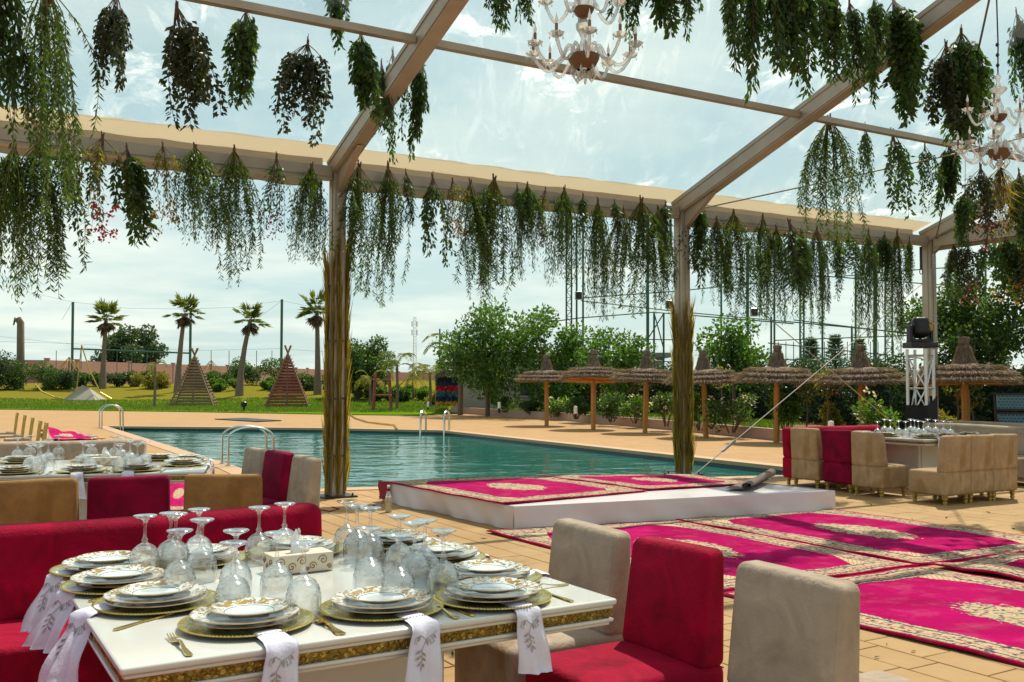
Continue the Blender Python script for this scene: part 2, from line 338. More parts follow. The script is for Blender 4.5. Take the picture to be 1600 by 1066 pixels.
# carpet
def carpet_mat(name, Wd, Ln, seed, cut=1.0):
    m = N(name); uv = m.coord('UV'); sp = m.node('ShaderNodeSeparateXYZ'); m.l.new(uv, sp.inputs[0])
    def S(a, lo, hi): return m.ramp(a, (lo, 0.), (hi, 1.))
    X = m.math('MULTIPLY', m.math('SUBTRACT', sp.outputs[0], .5), Wd); Y = m.math('MULTIPLY', m.math('SUBTRACT', sp.outputs[1], .5), Ln)
    cmb = m.node('ShaderNodeCombineXYZ'); m.set(cmb, 0, X); m.set(cmb, 1, Y); m.set(cmb, 2, seed); P = cmb.outputs[0]
    ax = m.math('ABSOLUTE', X); ay = m.math('ABSOLUTE', Y); e = m.math('MINIMUM', m.math('SUBTRACT', Wd / 2, ax), m.math('SUBTRACT', Ln / 2, ay))
    n = m.noise(28, 2, .5, P); wob = m.math('MULTIPLY', m.math('SUBTRACT', n, .5), .05)
    sc_ = m.node('ShaderNodeTexVoronoi'); sc_.inputs['Scale'].default_value = 42; m.l.new(P, sc_.inputs['Vector'])
    cell = m.node('ShaderNodeSeparateXYZ'); m.l.new(sc_.outputs['Color'], cell.inputs[0])
    orn = m.ramp(cell.outputs[0], (0., (.03, .035, .07)), (.24, (.50, .385, .235)), (.55, (.54, .43, .27)), (.72, (.36, .02, .07)), (.84, (.46, .33, .18)), (.95, (.08, .12, .13)), mode='CONSTANT')
    orn = m.mix(m.ramp(sc_.outputs['Distance'], (.35, 0.), (.6, .7)), orn, (.50, .39, .24))
    b2 = m.node('ShaderNodeTexVoronoi'); b2.inputs['Scale'].default_value = 62; m.l.new(P, b2.inputs['Vector'])
    orn = m.mix(m.ramp(b2.outputs['Distance'], (.18, .75), (.30, 0.)), orn, (.05, .04, .09))
    stripe = m.math('PINGPONG', m.math('ADD', X, Y), .022); lat = m.math('MINIMUM', stripe, m.math('PINGPONG', m.math('SUBTRACT', X, Y), .03))
    corner = m.mix(m.ramp(lat, (.003, .7), (.008, 0.)), (.60, .47, .27), (.30, .10, .09))
    bw = .27 * cut
    pink = m.mix(m.ramp(m.noise(1.6, 6, .65, P, dist=.6), (.3, 0.), (.7, 1.)), (.26, .000, .052), (.46, .001, .118))
    lim = m.math('ADD', m.math('MULTIPLY', ax, 1.25 / (Wd / 2)), m.math('MULTIPLY', ay, 1 / (Ln / 2))); 
    infield = m.math('GREATER_THAN', m.math('ADD', e, wob), bw)
    hexa = m.math('LESS_THAN', m.math('ADD', lim, m.math('MULTIPLY', wob, 1.2)), 1.52)
    inner = m.mix(hexa, corner, pink)
    el = m.math('ADD', m.math('POWER', m.math('DIVIDE', ax, .27 * Wd / 2), 2), m.math('POWER', m.math('DIVIDE', ay, .37 * Ln / 2), 1.7))
    el = m.math('ADD', el, m.math('MULTIPLY', m.math('SUBTRACT', m.noise(16, 2, .5, P), .5), 1.6))
    inner = m.mix(m.math('LESS_THAN', el, 1.0), inner, orn); col = m.mix(infield, orn, inner)
    for a, b_, c in ((0, .035, (.36, .003, .05)), (.075, .088, (.04, .04, .09)), (bw - .045, bw - .03, (.05, .05, .10)), (bw * .5, bw * .5 + .007, (.40, .03, .09))):
        f = m.math('MULTIPLY', m.math('GREATER_THAN', e, a - 1e-4), m.math('LESS_THAN', e, b_)); col = m.mix(f, col, c)
    pile = m.noise(260, 2, .6, P); worn = m.noise(5, 5, .7, P); col = m.mix(m.math('MULTIPLY', m.ramp(worn, (.5, 0.), (.8, 1.)), .26), col, (.45, .22, .22))
    return m.end(m.bsdf(col, .95, 0, m.bump(m.math('ADD', pile, m.math('MULTIPLY', worn, .6)), .5, .006), Specular_IOR_Level=.05))
# water
m = N('pool_water'); v = m.pos(); h = m.math('ADD', m.noise(1.1, 2, .5, m.vscale(v, .8, 1, 1), dist=.5), m.math('MULTIPLY', m.noise(4.5, 3, .5, m.vscale(v, .8, 1.2, 1), dist=.5), .22))
deep = m.mix(m.noise(.15, 2), (.004, .085, .075), (.010, .165, .135))
M['water'] = m.end(m.bsdf(deep, .03, 0, m.bump(h, .42, .12), IOR=1.33))
m = N('pool_tiles'); br = m.node('ShaderNodeTexBrick'); m.l.new(m.pos(), br.inputs['Vector']); br.inputs['Scale'].default_value = 8; m.set(br, 'Color1', (.006, .045, .06)); m.set(br, 'Color2', (.008, .06, .075)); m.set(br, 'Mortar', (.03, .07, .08))
M['tiles'] = m.end(m.bsdf(br.outputs[0], .25))
m = N('lawn_ground'); n1 = m.noise(.12, 4, .6); n2 = m.noise(3.5, 5, .7); yy = m.node('ShaderNodeSeparateXYZ'); m.l.new(m.pos(), yy.inputs[0])
far = m.ramp(m.math('ADD', m.math('MULTIPLY', yy.outputs[2], .5), m.math('MULTIPLY', n1, .5)), (.30, 0.), (.45, 1.))
col = m.mix(far, (.10, .20, .008), (.18, .165, .022)); col = m.mix(m.math('MULTIPLY', n2, .6), col, m.mix(far, (.06, .13, .01), (.13, .11, .02))); M['lawn'] = m.end(m.bsdf(col, .95, 0, m.bump(n2, .6, .05), Specular_IOR_Level=.0))
m = N('planter_soil'); n1 = m.noise(.9, 4, .6); n2 = m.noise(9, 5, .7); col = m.mix(m.ramp(n1, (.42, 0.), (.56, 1.)), (.20, .125, .05), (.085, .13, .018)); col = m.mix(m.math('MULTIPLY', n2, .5), col, (.05, .045, .02)); M['soil'] = m.end(m.bsdf(col, .95, 0, m.bump(n2, .8, .04)))
# china
def china(name, gold, teal):
    m = N(name); v = m.coord(); sp = m.node('ShaderNodeSeparateXYZ'); m.l.new(v, sp.inputs[0]); r = m.math('SQRT', m.math('ADD', m.math('POWER', sp.outputs[0], 2), m.math('POWER', sp.outputs[1], 2)))
    rn, r0 = gold; k = m.noise(38, 3, .6, v, dist=1.5); orn = m.ramp(k, (.47, 0.), (.52, 1.))
    ring = m.math('MULTIPLY', m.math('GREATER_THAN', r, r0), m.math('LESS_THAN', r, rn)); rim = m.math('GREATER_THAN', r, rn)
    col = m.mix(m.math('MULTIPLY', ring, orn), (.74, .77, .77), (.56, .36, .12)); col = m.mix(rim, col, (.50, .33, .16))
    thin = m.math('MULTIPLY', m.math('GREATER_THAN', r, r0 - .006), m.math('LESS_THAN', r, r0 - .003)); col = m.mix(thin, col, teal)
    met = m.math('MULTIPLY', m.math('ADD', m.math('MULTIPLY', ring, orn), rim, clamp=True), .55); return m.end(m.bsdf(col, .10, met, Coat_Weight=.3))
M['china_s'] = china('gold_patterned_side_plate', (.109, .074), (.12, .25, .30)); M['china_d'] = china('gold_patterned_dinner_plate', (.151, .108), (.12, .25, .30))
m = N('gold_charger'); v = m.coord(); n1 = m.noise(45, 3, .6, v, dist=1); M['charger'] = m.end(m.bsdf(m.mix(m.ramp(n1, (.45, 0.), (.55, 1.)), (.50, .42, .08), (.74, .60, .22)), .18, .8, m.bump(n1, .2, .004)))
m = N('embossed_gold_band'); v = m.pos(); vv = m.node('ShaderNodeTexVoronoi'); vv.inputs['Scale'].default_value = 46; m.l.new(v, vv.inputs['Vector']); n1 = m.noise(60, 3, .6)
hh = m.math('ADD', m.math('PINGPONG', vv.outputs['Distance'], .22), m.math('MULTIPLY', n1, .3)); M['band'] = m.end(m.bsdf(m.ramp(vv.outputs['Distance'], (.05, (.62, .42, .10)), (.5, (.24, .15, .03))), .33, .85, m.bump(hh, .9, .012)))
# ============================================================ THE SETTING
P1 = at(524, 776); P2 = at(1068, 742); U = (P2 - P1); BAY = U.length; U.normalize(); Vd = Vector((U.y, -U.x, 0)); EAVE = 4.16; SL = .326
P0 = P1 - U * BAY; P3 = P2 + U * BAY * 1.06; PM = P0 - U * BAY
def tent(u, v, z=0.0, o=None): return (o or P1) + U * u + Vd * v + Vector((0, 0, z))
def roofz(t): return EAVE + SL * min(t, 15.6 - t)
def on_t(px, py, t):                        # where the sight line meets the vertical plane t metres inside the eave
    d = ray(px, py); a = (P1 + Vd * t); k = a.dot(Vd) / d.dot(Vd)
    return Vector((d.x * k, d.y * k, H + d.z * k))
ANG = math.atan2(U.y, U.x)

pool = [at(165, 666), at(503, 669), at(690, 672.5), at(948, 700), at(1229, 730), Vector((5.35, 15.05, 0)), at(1150, 745), at(530, 763), at(455, 767), at(372, 731)]
pool = [Vector((p.x, p.y, 0)) for p in pool]
kerbline = [at(704, 645), at(880, 657), at(1049, 672), at(1229, 690), Vector((7.9, 18.6, 0)), Vector((10.5, 12.5, 0)), Vector((14, 8, 0))]
lawnedge = [Vector((-90, 58, 0)), at(0, 640), at(300, 644), at(540, 648.5), at(657, 650), at(704, 645)]
deckpoly = [Vector((-90, -25, 0)), Vector((40, -25, 0)), Vector((40, 0, 0)), kerbline[-1], *kerbline[-2:0:-1], *lawnedge[::-1]]
def sheet(name, outer, holes, z, mat, label=None):
    allp = [list(outer)] + [list(h) for h in holes]; tri = tessellate_polygon(allp); pts = [p for q in allp for p in q]
    mb = MB(); V = [(p.x, p.y, z) for p in pts]; Fc = []
    for t in tri:
        a, b, c = (Vector(V[i]) for i in t); Fc.append(t if (b - a).cross(c - a).z > 0 else t[::-1])
    mb.add(V, Fc); return tag(mb.build(name, mat), kind='structure')
deck = sheet('paved_deck', deckpoly, [pool], -.006, M['deck'])
# coping + walls of the pool
mb = MB(); n = len(pool)
cen = sum(pool, Vector()) / n
area = sum(pool[i].x * pool[(i + 1) % n].y - pool[(i + 1) % n].x * pool[i].y for i in range(n)); sg = 1 if area > 0 else -1
for i in range(n):
    a, b = pool[i], pool[(i + 1) % n]; mb.add([(a.x, a.y, -1.5), (b.x, b.y, -1.5), (b.x, b.y, -.0), (a.x, a.y, -.0)], [(0, 1, 2, 3) if sg < 0 else (3, 2, 1, 0)])
mb.add([(p.x, p.y, -1.5) for p in pool], [tuple(range(n)) if sg > 0 else tuple(range(n))[::-1]])
basin = tag(mb.build('pool_basin', M['tiles']), kind='structure')
water = MB(); water.add([(p.x, p.y, -.13) for p in pool], [tuple(range(n)) if sg > 0 else tuple(range(n))[::-1]])
water = tag(water.build('water', M['water']), kind='structure')
mb = MB()
for i in range(n):
    a, b = pool[i], pool[(i + 1) % n]; d = (b - a).normalized(); nn = Vector((d.y, -d.x, 0)) * sg
    a2, b2 = a - nn * .03, b - nn * .03; a3, b3 = a + nn * .30, b + nn * .30; z = .004
    mb.add([(a2.x, a2.y, z), (b2.x, b2.y, z), (b3.x, b3.y, z), (a3.x, a3.y, z), (a2.x, a2.y, -.06), (b2.x, b2.y, -.06), (b3.x, b3.y, -.02), (a3.x, a3.y, -.02)],
           [(0, 1, 2, 3), (0, 4, 5, 1), (2, 6, 7, 3)])
coping = tag(mb.build('pool_coping', simple('pale_coping_stone', (.44, .28, .155), .6, 0, .12, 3, .3, 30)), kind='structure')
# lawn: rises towards the far wall
def gz(x, y):
    k = max(0.0, (y - 52) / 24.0); base = 1.15 * (k * k * (3 - 2 * k) if k < 1 else 1 + (k - 1) * .08)
    if x > -3: base *= max(0, 1 - (x + 3) / 8)
    base += .10 * math.sin(x * .31 + y * .1) * min(1, k * 2)
    return base + .03
mb = MB(); nx, ny = 90, 80; V = []; Fc = []
for j in range(ny + 1):
    for i in range(nx + 1):
        x0, x1 = -100, 40; x = x0 + (x1 - x0) * i / nx; tt = (j / ny) ** 2.2
        if x <= lawnedge[-1].x:
            k = 0
            while k < len(lawnedge) - 2 and lawnedge[k + 1].x < x: k += 1
            a, b = lawnedge[k], lawnedge[k + 1]; y0 = a.y + (b.y - a.y) * (x - a.x) / (b.x - a.x)
        else: y0 = max(lawnedge[-1].y - 0.5, 43)
        y = y0 + (230 - y0) * tt; V.append((x, y, gz(x, y) if j else -.02)); 
for j in range(ny):
    for i in range(nx): a = j * (nx + 1) + i; Fc.append((a, a + 1, a + nx + 2, a + nx + 1))
mb.add(V, Fc); lawn = tag(mb.build('lawn', M['lawn'], smooth=True), kind='structure')
sheet('ground', [Vector((-900, 40, 0)), Vector((900, 40, 0)), Vector((900, 1500, 0)), Vector((-900, 1500, 0))], [], -.3, simple('dry_ground', (.20, .16, .08), .95, 0, .3, .05))
# planter bed behind the kerb
pl = [Vector((p.x, p.y, 0)) for p in kerbline]; outer = pl + [Vector((45, 8, 0)), Vector((45, 60, 0)), Vector((-3, 60, 0))]
sheet('planting_bed', outer, [], .20, M['soil'])
mb = MB()
for a, b in zip(kerbline, kerbline[1:]):
    d = (b - a).normalized(); nn = Vector((d.y, -d.x, 0)) * -1
    a0, b0 = a + nn * 0, b + nn * 0; a1, b1 = a + nn * .16, b + nn * .16
    mb.add([(a0.x, a0.y, -.02), (b0.x, b0.y, -.02), (b1.x, b1.y, -.02), (a1.x, a1.y, -.02), (a0.x, a0.y, .27), (b0.x, b0.y, .27), (b1.x, b1.y, .27), (a1.x, a1.y, .27)],
           [(4, 5, 6, 7), (0, 1, 5, 4), (3, 7, 6, 2), (0, 4, 7, 3), (1, 2, 6, 5)])
kerb = tag(mb.build('kerb', M['kerb']), kind='structure')

# carpets on the paving are needed to know where slabs stay hidden
S_TOP = .224
sA, sB, sD = at(803, 829), at(1305, 799), at(597, 753, S_TOP); sD.z = 0; sC = at(1078, 742, S_TOP); sC.z = 0
stage_poly = [sA, sB, sC, sD]
cF = {'F1': [at(760, 833), at(1130, 927), at(1436, 886), at(1054, 814)], 'F2': [at(1054, 814), at(1434, 886), at(1701, 854), at(1283, 797)]}
c3a, c3b = at(1125, 931), at(1443, 889); dv = (at(1600, 1052) - at(1312, 982)).normalized(); L3 = (cF['F1'][0] - cF['F1'][1]).length
cF['F3'] = [c3a, c3a + dv * L3, c3b + dv * L3, c3b]
cF['F4'] = [c3b + Vector((.03, .01, 0)), c3b + dv * L3 + Vector((.03, .02, 0)), c3b + dv * L3 + (cF['F2'][2] - cF['F2'][1]) * 1.0, cF['F2'][2] + Vector((.02, -.06, 0))]
def inside(p, poly, shrink=.25):
    c = sum(poly, Vector()) / len(poly); q = [c + (a - c) * (1 - shrink * 2 / max(.5, (a - c).length)) for a in poly]; s = None
    for i in range(len(q)):
        a, b = q[i], q[(i + 1) % len(q)]; k = (b.x - a.x) * (p.y - a.y) - (b.y - a.y) * (p.x - a.x)
        if s is None: s = k > 0
        elif (k > 0) != s: return False
    return True
# paving slabs: the near ones single, the rest one mass
SLW, SLL = .235, .36; cand = []
O = Vector((0, 0, 0)); row = -60
for rI in range(-20, 80):
    off = random.random() * SLL
    for cI in range(-62, 74):
        ln = SLL; cpt = U * (rI * SLW) - Vd * (cI * SLL + off) ; cpt = Vector((cpt.x, cpt.y, 0))
        if cpt.y < 2.6 or cpt.y > 16.5 or abs(cpt.x) > cpt.y * .56 + .4: continue
        ok = not inside(cpt, stage_poly, .15) and not any(inside(cpt, q, .25) for q in cF.values())
        if ok:
            s_ = None; q = pool; inn = False
            for i in range(len(q)):
                a, b = q[i], q[(i + 1) % len(q)]
                if (a.y > cpt.y) != (b.y > cpt.y) and cpt.x < (b.x - a.x) * (cpt.y - a.y) / (b.y - a.y) + a.x: inn = not inn
                dd = (b - a); k = max(0, min(1, (cpt - a).dot(dd) / dd.dot(dd)))
                if (a + dd * k - cpt).length < .52: ok = False
            if inn: ok = False
        # hidden below the near table and its sofas
        if ok and cpt.x < .35 and cpt.y < 4.7: ok = False
        if ok: cand.append(cpt)
cand.sort(key=lambda p: p.length)
def slab_geo(mb, c, w_, l_, dz, tilt):
    x, y = w_ / 2, l_ / 2; b = .004; pts = []
    for (k, z) in ((0, -.012), (0, -.002), (b, 0.0)):
        for sx, sy in ((-1, -1), (1, -1), (1, 1), (-1, 1)):
            q = U * (sx * (x - k)) - Vd * (sy * (y - k)); pts.append((c.x + q.x, c.y + q.y, z + dz + (tilt[0] * sx + tilt[1] * sy if z == 0 else 0)))
    f = [(8, 9, 10, 11)]
    for r_ in (0, 4):
        for i in range(4): f.append((r_ + i, r_ + (i + 1) % 4, r_ + 4 + (i + 1) % 4, r_ + 4 + i))
    mb.add(pts, f)
vars_ = []
for k in range(6):
    mb = MB(); slab_geo(mb, Vector(), SLW - .007 - .0015 * (k % 3), SLL - .007 - .0015 * (k % 2), 0, (random.uniform(-.0008, .0008), random.uniform(-.0008, .0008))); vars_.append(mb.mesh('paving_slab', M['slab']))
for i, c in enumerate(cand[:300]):
    o = link('paving_slab', vars_[i % 6], deck); o.location = (c.x, c.y, random.uniform(0, .0015))
mb = MB()
for c in cand[300:]: slab_geo(mb, c, SLW - .009, SLL - .009, random.uniform(-.001, .001), (0, 0))
print('slabs', len(cand))
o = tag(mb.build('paving_slabs', M['slab'], deck), kind='stuff')

# ============================================================ MARQUEE
tl = thing('marquee', 'aluminium framed marquee with clear film roof standing beside the pool', 'marquee', (0, 0, 0))
def post(p, h=EAVE, sz=(.15, .19)):
    mb = MB(); mb.box((p.x, p.y, h / 2 + .01), (sz[0], sz[1], h), ANG)
    g = .03                                                                                 # extruded channel lips
    for s in (-1, 1):
        q = p + U * (s * (sz[0] / 2 + .004)); mb.box((q.x, q.y, h / 2), (.01, .06, h - .1), ANG)
        q = p + Vd * (s * (sz[1] / 2 + .004)); mb.box((q.x, q.y, h / 2), (.04, .01, h - .1), ANG)
    return mb
for i, p in enumerate((PM, P0, P1, P2, P3)):
    po = post(p).build('post', M['alu'], tl)
    mb = MB(); mb.box((p.x, p.y, .012), (.42, .42, .016), ANG)
    for a, b in ((-1, -1), (1, -1), (1, 1), (-1, 1)):
        q = p + U * (.16 * a) + Vd * (.16 * b); mb.tube([(q.x, q.y, .02), (q.x, q.y, .05)], .012, 6)
    mb.build('base_plate', M['dark_m'], po)
    mb = MB()
    for zz in (2.6, 3.0, 3.55, 3.7, 3.85):
        for s in (-.05, .05):
            q = p + Vd * (.110) + U * s * .6; mb.tube([(q.x, q.y, zz), (q.x + Vd.x * .010, q.y + Vd.y * .010, zz)], .010, 6)
    tag(mb.build('bolts', M['alu_b'], po), kind='stuff'); q = p + Vd * .104; mb = MB(); mb.box((q.x, q.y, 3.72), (.11, .012, .5), ANG); mb.build('bolt_plate', M['alu'], po)
    r0 = p + Vd * -.10 + Vector((0, 0, EAVE - .12)); r1 = p + Vd * 7.8 + Vector((0, 0, roofz(7.8) - .0)); r2 = p + Vd * 15.7 + Vector((0, 0, EAVE - .12))
    for a, b in ((r0, r1), (r1, r2)):
        mb = MB(); mb.beam(a, b, .17, .25)
        d = (b - a).normalized(); up = Vector((0, 0, 1)); sd = d.cross(up).normalized(); u_ = sd.cross(d)
        for s in (-1, 1):
            mb.beam(a + sd * s * .09 - u_ * .09, b + sd * s * .09 - u_ * .09, .012, .03); mb.beam(a + sd * s * .09 + u_ * .085, b + sd * s * .09 + u_ * .085, .012, .045)
        mb.build('rafter', M['alu'], tl)
    fp = p + Vd * 15.6; post(fp).build('post', M['alu'], tl)
    g = MB(); a = p + Vd * .12 + Vector((0, 0, EAVE - .42)); b = p + Vd * .75 + Vector((0, 0, EAVE + .02)); g.add([a + U * .04, a - U * .04, p + Vd * .12 + U * .04 + Vector((0, 0, EAVE - .1)), p + Vd * .12 - U * .04 + Vector((0, 0, EAVE - .1)), b + U * .04, b - U * .04],
        [(0, 4, 5, 1), (2, 3, 5, 4), (0, 2, 4), (1, 5, 3), (0, 1, 3, 2)]); g.build('knee_plate', M['alu'], tl)
A0, A1 = PM, P3
for t in (0.0, 2.45, 5.1, 7.8, 10.5, 13.1, 15.6):
    for a, b in ((PM, P0), (P0, P1), (P1, P2), (P2, P3)):
        zc_ = roofz(t) - (.19 if t in (0.0, 15.6) else .06); hgt = .17 if t in (0.0, 15.6) else .075; wd = .12 if t in (0.0, 15.6) else .09
        mb = MB(); q0 = a + Vd * t + U * .10 + Vector((0, 0, zc_)); q1 = b + Vd * t - U * .10 + Vector((0, 0, zc_)); mb.beam(q0, q1, wd, hgt)
        if t == 0.0: mb.beam(q0 + Vd * .064 + Vector((0, 0, -.02)), q1 + Vd * .064 + Vector((0, 0, -.02)), .014, .05)
        mb.build('eave_beam' if t in (0.0, 15.6) else 'purlin', M['alu'], tl)
# gable end
q0 = P3 + Vd * .14 + Vector((0, 0, EAVE - .22)); q1 = P3 + Vd * 15.5 + Vector((0, 0, EAVE - .22)); MB().beam(q0, q1, .12, .17).build('gable_beam', M['alu'], tl)
for t in (5.2, 10.4):
    mb = MB(); q = P3 + Vd * t; mb.box((q.x, q.y, roofz(t) / 2), (.15, .2, roofz(t) - .1), ANG); mb.build('gable_post', M['alu'], tl)
# roof skins: one clear panel per bay and slope, beige PVC strip along the eave, hanging valance
def skin(name, a, b, t0, t1, dz, mat, nu=10, nv=8, sag=.0, parent=None):
    V = []; Fc = []
    for j in range(nv + 1):
        for i in range(nu + 1):
            t = t0 + (t1 - t0) * j / nv; q = a + (b - a) * (i / nu) + Vd * t; s_ = math.sin(math.pi * i / nu)
            V.append((q.x, q.y, roofz(t) + dz - sag * s_ + .012 * math.sin(i * 2.1 + j * 1.3) * s_))
    for j in range(nv):
        for i in range(nu): k = j * (nu + 1) + i; Fc.append((k, k + 1, k + nu + 2, k + nu + 1))
    mb = MB(); mb.add(V, Fc); return mb.build(name, mat, parent or tl, smooth=True)
bays = ((PM, P0), (P0, P1), (P1, P2), (P2, P3))
for a, b in bays:
    skin('roof_film', a + U * .02, b - U * .02, .06, 7.78, .135, M['film'], sag=.03); skin('roof_film', a + U * .02, b - U * .02, 7.82, 14.8, .135, M['film'], sag=.03)
    skin('roof_border', a + U * .0, b - U * .0, -.32, .08, .125, M['pvc'], 24, 5, sag=.01); skin('roof_border', a, b, 14.78, 15.9, .15, M['pvc'], 12, 4)
    # valance: wavy hanging cloth on the outer side
    V = []; Fc = []; nu = 40
    for j in range(4):
        for i in range(nu + 1):
            q = a + (b - a) * (.02 + .96 * i / nu) + Vd * (-.24 + .012 * math.sin(i * 1.7) * j / 3); V.append((q.x, q.y, roofz(-.24) + .13 - j * .125 - .012 * math.sin(i * .9)))
    for j in range(3):
        for i in range(nu): k = j * (nu + 1) + i; Fc.append((k, k + nu + 1, k + nu + 2, k + 1))
    mb = MB(); mb.add(V, Fc); mb.build('valance', simple('pale_valance_cloth', (.62, .56, .47), .7, 0, .08, 1.5, .2, 6) if 'valm' not in globals() else valm, tl, smooth=True)
    valm = bpy.data.materials['pale_valance_cloth']
V = []; Fc = []
for j in range(3):
    for i in range(31):
        q = P3 + Vd * (15.6 * i / 30) + U * (.16); V.append((q.x, q.y, EAVE + .02 - j * .19 + .006 * math.sin(i)))
for j in range(2):
    for i in range(30): k = j * 31 + i; Fc.append((k, k + 31, k + 32, k + 1))
mb = MB(); mb.add(V, Fc); mb.build('valance', valm, tl, smooth=True)
# side tabs and rings under the eave by the posts
for p in (P1, P2, P3):
    q = p - U * .22 + Vector((0, 0, EAVE - .30)); mb = MB(); mb.beam(q, q + Vector((0, 0, -.42)), .05, .012, up=(U.x, U.y, 0))
    ring = [q + Vector((0, 0, -.46)) + U * (.045 * math.cos(a)) + Vector((0, 0, .045 * math.sin(a))) for a in np.linspace(0, 6.283, 13)]; mb.tube(ring, .008, 5, False); mb.build('tie_strap', M['dark_m'], tl)
# bracing cables
def cable(pts, r, name, label, mat='cable', cat='cable', group=None):
    mb = MB(); mb.tube(pts, r, 6); return tag(mb.build(name, M[mat]), label, cat, group)
e2 = P2 + Vector((0, 0, 3.75)); e3 = P3 + Vector((0, 0, 3.7))
for nm_, a, b, lab in (('brace_strap', at(1085, 742), P3 + Vector((0, 0, 3.3)), 'pale tensioned brace strap rising from the middle post foot to the corner post'),
                   ('brace_strap', P2 + Vector((0, 0, 3.5)) , P3 + Vector((0, 0, .05)), 'pale brace strap falling from the middle post to the corner post foot')):
    o = thing(nm_, lab, 'strap', (0, 0, 0), 0, 'diagonal brace straps beside the pool'); mb = MB(); d = (b - a); b2 = b - d.normalized() * .15; mb.beam(a, b2, .017, .008); mb.build('webbing', M['alu'] , o)
    k = a + d * (.10 if nm_ and lab.startswith('pale ten') else .9); mb = MB(); mb.beam(k, k + d.normalized() * .22, .035, .03); mb.beam(k + d.normalized() * .1, k + d.normalized() * .32, .015, .04); mb.build('ratchet', M['alu_b'], o)
a = P2 + Vd * .15 + Vector((0, 0, EAVE - .18)); b = P3 + Vd * 5.0 + Vector((0, 0, roofz(5.0) - .25)); cable([a, a + (b - a) * .5 + Vector((0, 0, -.05)), b], .012, 'roof_cable', 'thin steel roof cable rising from the top of the middle post', group='roof bracing cables')
a = P3 + Vd * .15 + Vector((0, 0, EAVE - .18)); b = P2 + Vd * 5.1 + Vector((0, 0, roofz(5.1) - .25)); cable([a, a + (b - a) * .5 + Vector((0, 0, -.05)), b], .012, 'roof_cable', 'thin steel roof cable climbing away from the corner post top', group='roof bracing cables')

# ============================================================ VEGETATION HELPERS
def rnd_dir(n, up=0.0):
    d = RNG.normal(size=(n, 3)); d /= np.linalg.norm(d, axis=1, keepdims=True); d[:, 2] += up; return d
DENS = 1.0
def clump_leaves(centers, radii, per, L, W, mat, name='crown', down=0.0, out=.6, squash=.75):
    P = []; D = []
    for c, r in zip(centers, radii):
        n = max(6, int(per * DENS * (r ** 2))); d = rnd_dir(n); q = r * (RNG.random(n) ** .45)[:, None]; P.append(np.array(c) + d * q * [1, 1, squash]); D.append(d * out + RNG.normal(size=(n, 3)) * .5 + [0, 0, -down])
    P = np.concatenate(P); D = np.concatenate(D); n = len(P); return leaves(name, P, D, L * (.7 + .6 * RNG.random(n)), W * (.7 + .6 * RNG.random(n)), mat)
def tree(name, label, base, height, rad, nclump=26, per=260, L=.16, W=.07, mat='lf_tree', trunk_r=.12, group=None, crown_from=.35, cat='tree', lean=(0, 0), squash=1.0, seed=0):
    rng = np.random.default_rng(100 + seed); o = thing(name, label, cat, base, 0, group); cs = []; rs = []
    cz = height * (1 + crown_from) / 2; hz = height * (1 - crown_from) / 2 * .88
    for k in range(nclump):
        d = rng.normal(size=3); d /= np.linalg.norm(d); q = rng.random() ** .4
        c = np.array([d[0] * rad * q + lean[0] * (cz / height), d[1] * rad * q + lean[1], cz + d[2] * hz * q]); cs.append(c); rs.append(rad * rng.uniform(.22, .42))
    link('crown', clump_leaves(cs, rs, per * (3.4 if rad < 3 else 2.2), L * .95, W * 1.25, M[mat], squash=squash), o)
    mb = MB(); top = Vector((lean[0] * .6, lean[1] * .6, cz)); mb.tube([(0, 0, -.1), (top.x * .3, 0, cz * .4), (top.x * .7, top.y, cz * .75), top], [trunk_r, trunk_r * .8, trunk_r * .55, trunk_r * .3], 8)
    for k in range(0, nclump, 2):
        c = Vector(cs[k]); s_ = Vector((0, 0, 0)).lerp(top, rng.uniform(.45, .9)); mb.tube([s_, s_.lerp(c, .5) + Vector((0, 0, .08)), c], [trunk_r * .35, trunk_r * .2, trunk_r * .08], 5, False)
    mb.build('trunk', M['bark'], o, smooth=True); return o
def fan_palm(label, base, h, lean, crown=1.0, seed=0, group='fan palms beyond the pool'):
    rng = np.random.default_rng(seed); o = thing('fan_palm', label, 'palm tree', base, 0, group)
    top = Vector((lean, 0, h)); pts = [Vector((0, 0, -.3)), Vector((lean * .15, 0, h * .3)), Vector((lean * .5, 0, h * .65)), top]
    MB().tube(pts, [.30, .19, .15, .12], 10).build('trunk', M['palmbark'], o, smooth=True)
    def fans(n, el0, el1, sl, bl, mat, nm):
        P = []; D = []; L = []; W = []
        for k in range(n):
            az = rng.uniform(0, 6.28); el = rng.uniform(el0, el1); d = np.array([math.cos(az) * math.cos(el), math.sin(az) * math.cos(el), math.sin(el)]); s_ = sl * rng.uniform(.45, 1.35)
            p = np.array(top) + d * s_; P.append(np.array(top)); D.append(d); L.append(s_ * 1.02); W.append(.05); side = np.cross(d, [0, 0, 1]); side /= np.linalg.norm(side) + 1e-6; up = np.cross(side, d)
            for a in np.linspace(-1.25, 1.25, 15):
                dd = d * math.cos(a) + side * math.sin(a) + up * rng.normal() * .08 - np.array([0, 0, .18]); P.append(p); D.append(dd); L.append(bl * rng.uniform(.75, 1.1) * (1 - .25 * abs(a) / 1.25)); W.append(bl * .16)
        link(nm, leaves(nm, P, D, np.array(L), np.array(W), mat), o)
    fans(21, -.25, 1.45, .75 * crown, .85 * crown, M['lf_palm'], 'fronds'); fans(16, -1.45, -.65, .5 * crown, .75 * crown, M['lf_deadpalm'], 'dead_fronds'); return o
